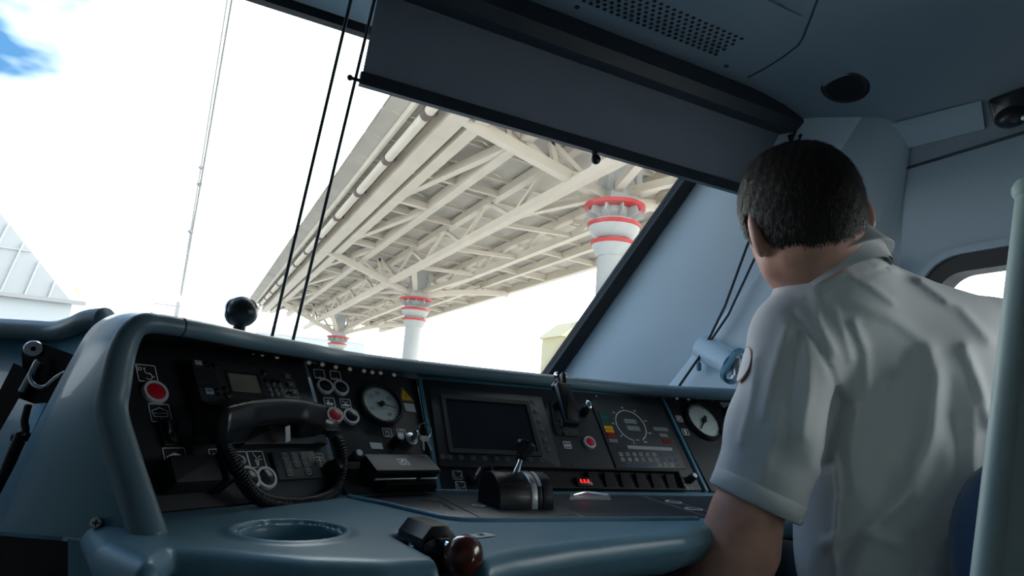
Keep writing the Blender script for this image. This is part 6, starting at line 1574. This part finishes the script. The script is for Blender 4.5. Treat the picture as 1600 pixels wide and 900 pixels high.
shirt = put('shirt', netmesh('shirt', snet(shirt_sdf, np.arange(HEMC.x - 0.13, SR.x + 0.22, 0.0042, dtype=np.float32), np.arange(0.38, 1.06, 0.0042, dtype=np.float32), np.arange(HIP.z - 0.12, NB.z + 0.10, 0.0042, dtype=np.float32)), 'shirt'), 'shirt', person, Matrix(), 180, label='white short-sleeved uniform shirt')
# collar: stand and turned-down leaf
cd_ = ray(1312, 408).normalized(); c_r = (cr_ - cd_ * cr_.dot(cd_)).normalized(); c_u = c_r.cross(cd_)
cx_ = c_r * 0.86 + c_u * 0.51; ca_ = (c_r * -0.51 + c_u * 0.86) * math.cos(math.radians(18)) + cd_ * math.sin(math.radians(18)); cy_ = ca_.cross(cx_)
colM = Matrix((cx_, cy_, ca_)).transposed().to_4x4(); colM.translation = at(1301, 402, 0.985)
def collar(prof, a0, a1, sx, sy, n=48):
    g = G(); vs = []; k = len(prof)
    for i in range(n + 1):
        a = math.radians(a0 + (a1 - a0) * i / n)
        for r, z in prof: vs.append((r * sx * math.cos(a), r * sy * math.sin(a), z))
    fs = [(i * k + j, (i + 1) * k + j, (i + 1) * k + j + 1, i * k + j + 1) for i in range(n) for j in range(k - 1)]
    return g.add(vs, fs)
prof = [(0.060, -0.045), (0.0585, 0.018), (0.0600, 0.0225), (0.0625, 0.022), (0.0665, 0.002), (0.0730, -0.018), (0.0755, -0.024), (0.0745, -0.0255), (0.066, -0.010), (0.063, -0.045)]
put('collar', collar(prof, 112, 428, 1.07, 1.12), 'shirt', shirt, colM, 180, label='turned-down white collar')
# sleeve hem stitch and emblem
sm_ = surf_mtx(HEMC, (slv_ax + er * -0.12).normalized(), cf_)
g = G(); n = 40; vs = []
for i in range(n + 1):
    a = 2 * math.pi * i / n
    for r, z in ((hem_r - 0.003, -0.0275), (hem_r + 0.0006, -0.0265), (hem_r + 0.0008, -0.001), (hem_r - 0.002, 0.0010), (hem_r - 0.004, -0.004)): vs.append((r * math.cos(a), r * math.sin(a), z))
g.add(vs, [(i * 5 + j, i * 5 + j + 1, (i + 1) * 5 + j + 1, (i + 1) * 5 + j) for i in range(n) for j in range(4)]); put('sleeve_hem', g, 'shirt', shirt, sm_, 180)
def emblem(scale, off, m, par, name):
    mid = SL.lerp(HEMC, 0.20); g = G(); vs = []; nu, nv = 10, 10
    left = (-er * 0.93 - dv * 0.36); left = (left - slv_ax * left.dot(slv_ax)).normalized(); tng = slv_ax.cross(left)
    for i in range(nu + 1):
        for j in range(nv + 1):
            s = -1 + 2 * i / nu; t = -1 + 2 * j / nv
            x = s * math.sqrt(1 - t * t / 2) * scale; y = t * math.sqrt(1 - s * s / 2) * scale
            ang_ = x * 0.024 / 0.066; r = 0.0665 + off
            vs.append(mid + slv_ax * (y * 0.029) + (left * math.cos(ang_) + tng * math.sin(ang_)) * r)
    g.add(vs, [(i * (nv + 1) + j, i * (nv + 1) + j + 1, (i + 1) * (nv + 1) + j + 1, (i + 1) * (nv + 1) + j) for i in range(nu) for j in range(nv)])
    return put(name, g, m, par, Matrix(), 180)
e1 = emblem(1.0, 0.0022, 'redband', shirt, 'sleeve_emblem'); e1['label'] = 'white sleeve emblem with a red border'
MT['patch'] = mat('white_patch', (0.74, 0.74, 0.75), 0.7)
e2 = emblem(0.93, 0.0029, 'patch', shirt, 'emblem_field')
# trousers and shoes (below the frame)
def trou_sdf(X, Y, Z):
    d = sd_ell(X, Y, Z, torso_frame(HIP + Vector((0, 0, -.06)), 0), (0.185, 0.145, 0.13))
    for k, a, s in ((KL, AL, -1), (KR, AR, 1)):
        d = smin(d, sd_cone(X, Y, Z, HIP + Rv * (s * .07) + Vector((0, 0, -.03)), k, 0.098, 0.074), 0.04); d = smin(d, sd_cone(X, Y, Z, k, a, 0.072, 0.056), 0.02)
    d = smax(d, Z - (HIP.z + 0.07), 0.01)
    return smax(d, 0.06 - Z, 0.01)
put('trousers', netmesh('trousers', snet(trou_sdf, np.arange(0.7, 1.42, 0.010), np.arange(0.4, 1.34, 0.010), np.arange(0.04, HIP.z + 0.1, 0.010)), 'trousers'), 'trousers', person, Matrix(), 180)
for a in (AL, AR):
    g = G(); g.sphere((a.x, a.y + 0.05, 0.045), (0.052, 0.150, 0.045), 20, 12); put('shoe', g, 'black', person, Matrix(), 180)
# ------------------------------------------------------------------ hair
HI = np.array(HM.inverted(), np.float32)
def hl(y):
    return np.interp(y, [-0.12, -0.085, -0.062, -0.043, -0.030, -0.004, 0.004, 0.020, 0.028, 0.070, 0.12], [-0.064, -0.063, -0.060, -0.050, 0.006, 0.010, -0.040, -0.042, 0.02, 0.055, 0.10])
def hair_sdf(X, Y, Z):
    a = HI[0, 0] * X + HI[0, 1] * Y + HI[0, 2] * Z + HI[0, 3]; b = HI[1, 0] * X + HI[1, 1] * Y + HI[1, 2] * Z + HI[1, 3]; c = HI[2, 0] * X + HI[2, 1] * Y + HI[2, 2] * Z + HI[2, 3]
    d = sd_ell(X, Y, Z, HM @ T(0, -0.006, 0.004), (0.078, 0.100, 0.096))
    d = smin(d, sd_cone(X, Y, Z, hp3(0, -.028, -.055), NB, 0.056, 0.060), 0.030)
    h = 0.0075 + 0.0025 * np.clip(c / 0.08, -1, 1) + 0.0012 * np.sin(a * 420 + b * 160) * np.sin(b * 300 + c * 260) + 0.0007 * np.sin(a * 900 + c * 500)
    crown = np.exp(-(((a - 0.0) / 0.035) ** 2 + ((b + 0.035) / 0.035) ** 2)) * (c > 0)
    h = h - 0.004 * crown
    edge = hl(b) - c
    h2 = h * np.clip(-edge / 0.018, 0.0, 1.0) - 0.0008
    return smax(d - h2, edge - 0.002, 0.003)
hv = snet(hair_sdf, np.arange(HC.x - .14, HC.x + .14, 0.0026, dtype=np.float32), np.arange(HC.y - .14, HC.y + .14, 0.0026, dtype=np.float32), np.arange(HC.z - .15, HC.z + .15, 0.0026, dtype=np.float32))
hair = put('hair', netmesh('hair', hv, 'hair'), 'hair', person, Matrix(), 180, label='short dark hair greying at the sides')
# short strands lying over the cap
V = hv[0]; rng = np.random.RandomState(3)
loc = V @ HI[:3, :3].T + HI[:3, 3]
outside = (np.abs((loc[:, 0] / .080) ** 2 + ((loc[:, 1] + .006) / .100) ** 2 + ((loc[:, 2] - .004) / .096) ** 2) > 1.0) & (loc[:, 2] > hl(loc[:, 1]) + 0.001)
cand = np.where(outside)[0]; pick = rng.choice(cand, min(26000, len(cand) * 3), replace=True)
gA = G(); gB = G()
H3 = HM.to_3x3()
for i in pick:
    p = loc[i]; nrm = Vector((p[0] / .0064, (p[1] + .006) / .010, (p[2] - .012) / .0108)).normalized()
    cw_ = Vector((p[0] - 0.005, p[1] + 0.035, 0)); flow = Vector((cw_.x * 1.2, cw_.y * 1.0, -0.045 - max(0, -p[1]) * 0.3)); flow = flow + Vector((rng.normal(0, .012), rng.normal(0, .012), rng.normal(0, .010)))
    flow = (flow - nrm * flow.dot(nrm)).normalized()
    L = rng.uniform(.006, .012); w = rng.uniform(.00035, .0006); sd = flow.cross(nrm)
    p0 = Vector(p) - nrm * .001 + Vector(rng.normal(0, .001, 3)); p1 = p0 + flow * (L * .55) + nrm * (0.0016 + rng.uniform(0, .0012)); p2 = p0 + flow * L + nrm * (0.0012 + rng.uniform(0, .002))
    side = abs(p[0]) / .08; low = max(0, min(1, (0.05 - p[2]) / .09)); front_ = max(0, min(1, (p[1] + .05) / .08))
    grey = rng.rand() < (0.06 + 0.75 * side ** 2 * low * (0.35 + .65 * front_))
    (gB if grey else gA).add([H3 @ (p0 - sd * w) + HC, H3 @ (p0 + sd * w) + HC, H3 @ (p1 + sd * w * .8) + HC, H3 @ (p1 - sd * w * .8) + HC, H3 @ p2 + HC], [(0, 1, 2, 3), (3, 2, 4)])
put('dark_strands', gA, 'hair', hair, Matrix(), 0, kind='stuff'); put('grey_strands', gB, 'hairgrey', hair, Matrix(), 0, kind='stuff', label='grey strands at the temples')

# =================================================================== SEAT AND DOOR POST
st_m = T(1.03, 0.50, 0)
seat = thing('upholstered_seat', 'blue upholstered driver\'s seat behind the person', 'seat', st_m)
bk = [onp(q[0], q[1], (0, 0.42, 0), Vector((0.35, 1, 0)).normalized()) for q in ((1545, 790),)]
bm2 = surf_mtx(Vector((1.06, 0.335, 0.0)), Vector((0.30, 1, 0.0)).normalized(), (0, 0, 1))
g = G(); g.prism(rrect(0.46, 0.50, 0.15, 10, (0, 0.66)), -0.05, 0.04, 0.03, rot('X', 6)); put('backrest', g, 'seat', seat, bm2, 60)
g = G(); g.box((1.03, 0.57, 0.46), (0.48, 0.46, 0.10), 0.04); put('cushion', g, 'seat', seat, Matrix(), 60)
g = G(); g.lathe([(0.06, 0.02), (0.06, 0.40)], 20, T(1.03, 0.55, 0)); put('pedestal', g, 'blackmatt', seat, Matrix()); g = G(); g.lathe([(0.22, 0), (0.22, 0.015), (0.08, 0.03)], 32, T(1.03, 0.55, 0)); put('base_plate', g, 'blackmatt', seat, Matrix())
p0 = at(1599, 292, 0.62); p1 = at(1528, 905, 0.52); dd_ = (p1 - p0).normalized(); pb = p0 + dd_ * ((0.0 - p0.z) / dd_.z)
post = thing('door_post', 'pale green cab door post at the right edge of the picture', 'post', T(pb.x, pb.y, 0))
side_ = (cr_ * 0.8 + Vector((0.3, -0.6, 0))); side_.z = 0; side_.normalize(); th = Vector((0.35, 0.5, 0)).normalized() * 0.035
g = G(); vs = []
for p in (p0, pb):
    q_ = p + side_ * 0.012; vs += [q_, p + side_ * 0.30, p + side_ * 0.30 + th, q_ + th]
g.add(vs, [(0, 1, 2, 3), (7, 6, 5, 4), (0, 4, 5, 1), (1, 5, 6, 2), (2, 6, 7, 3), (3, 7, 4, 0)]); put('leaf', g, 'post', post, Matrix(), 0)
g = G(); g.tube([p0 + side_ * .012 + th * .3, pb + side_ * .012 + th * .3], 0.012, 14); put('rounded_edge', g, 'post', post, Matrix(), 60)
g = G(); g.sphere(p0 + side_ * .010 + th * .3, 0.014, 16, 10); put('end_knob', g, 'post', post, Matrix(), 180)
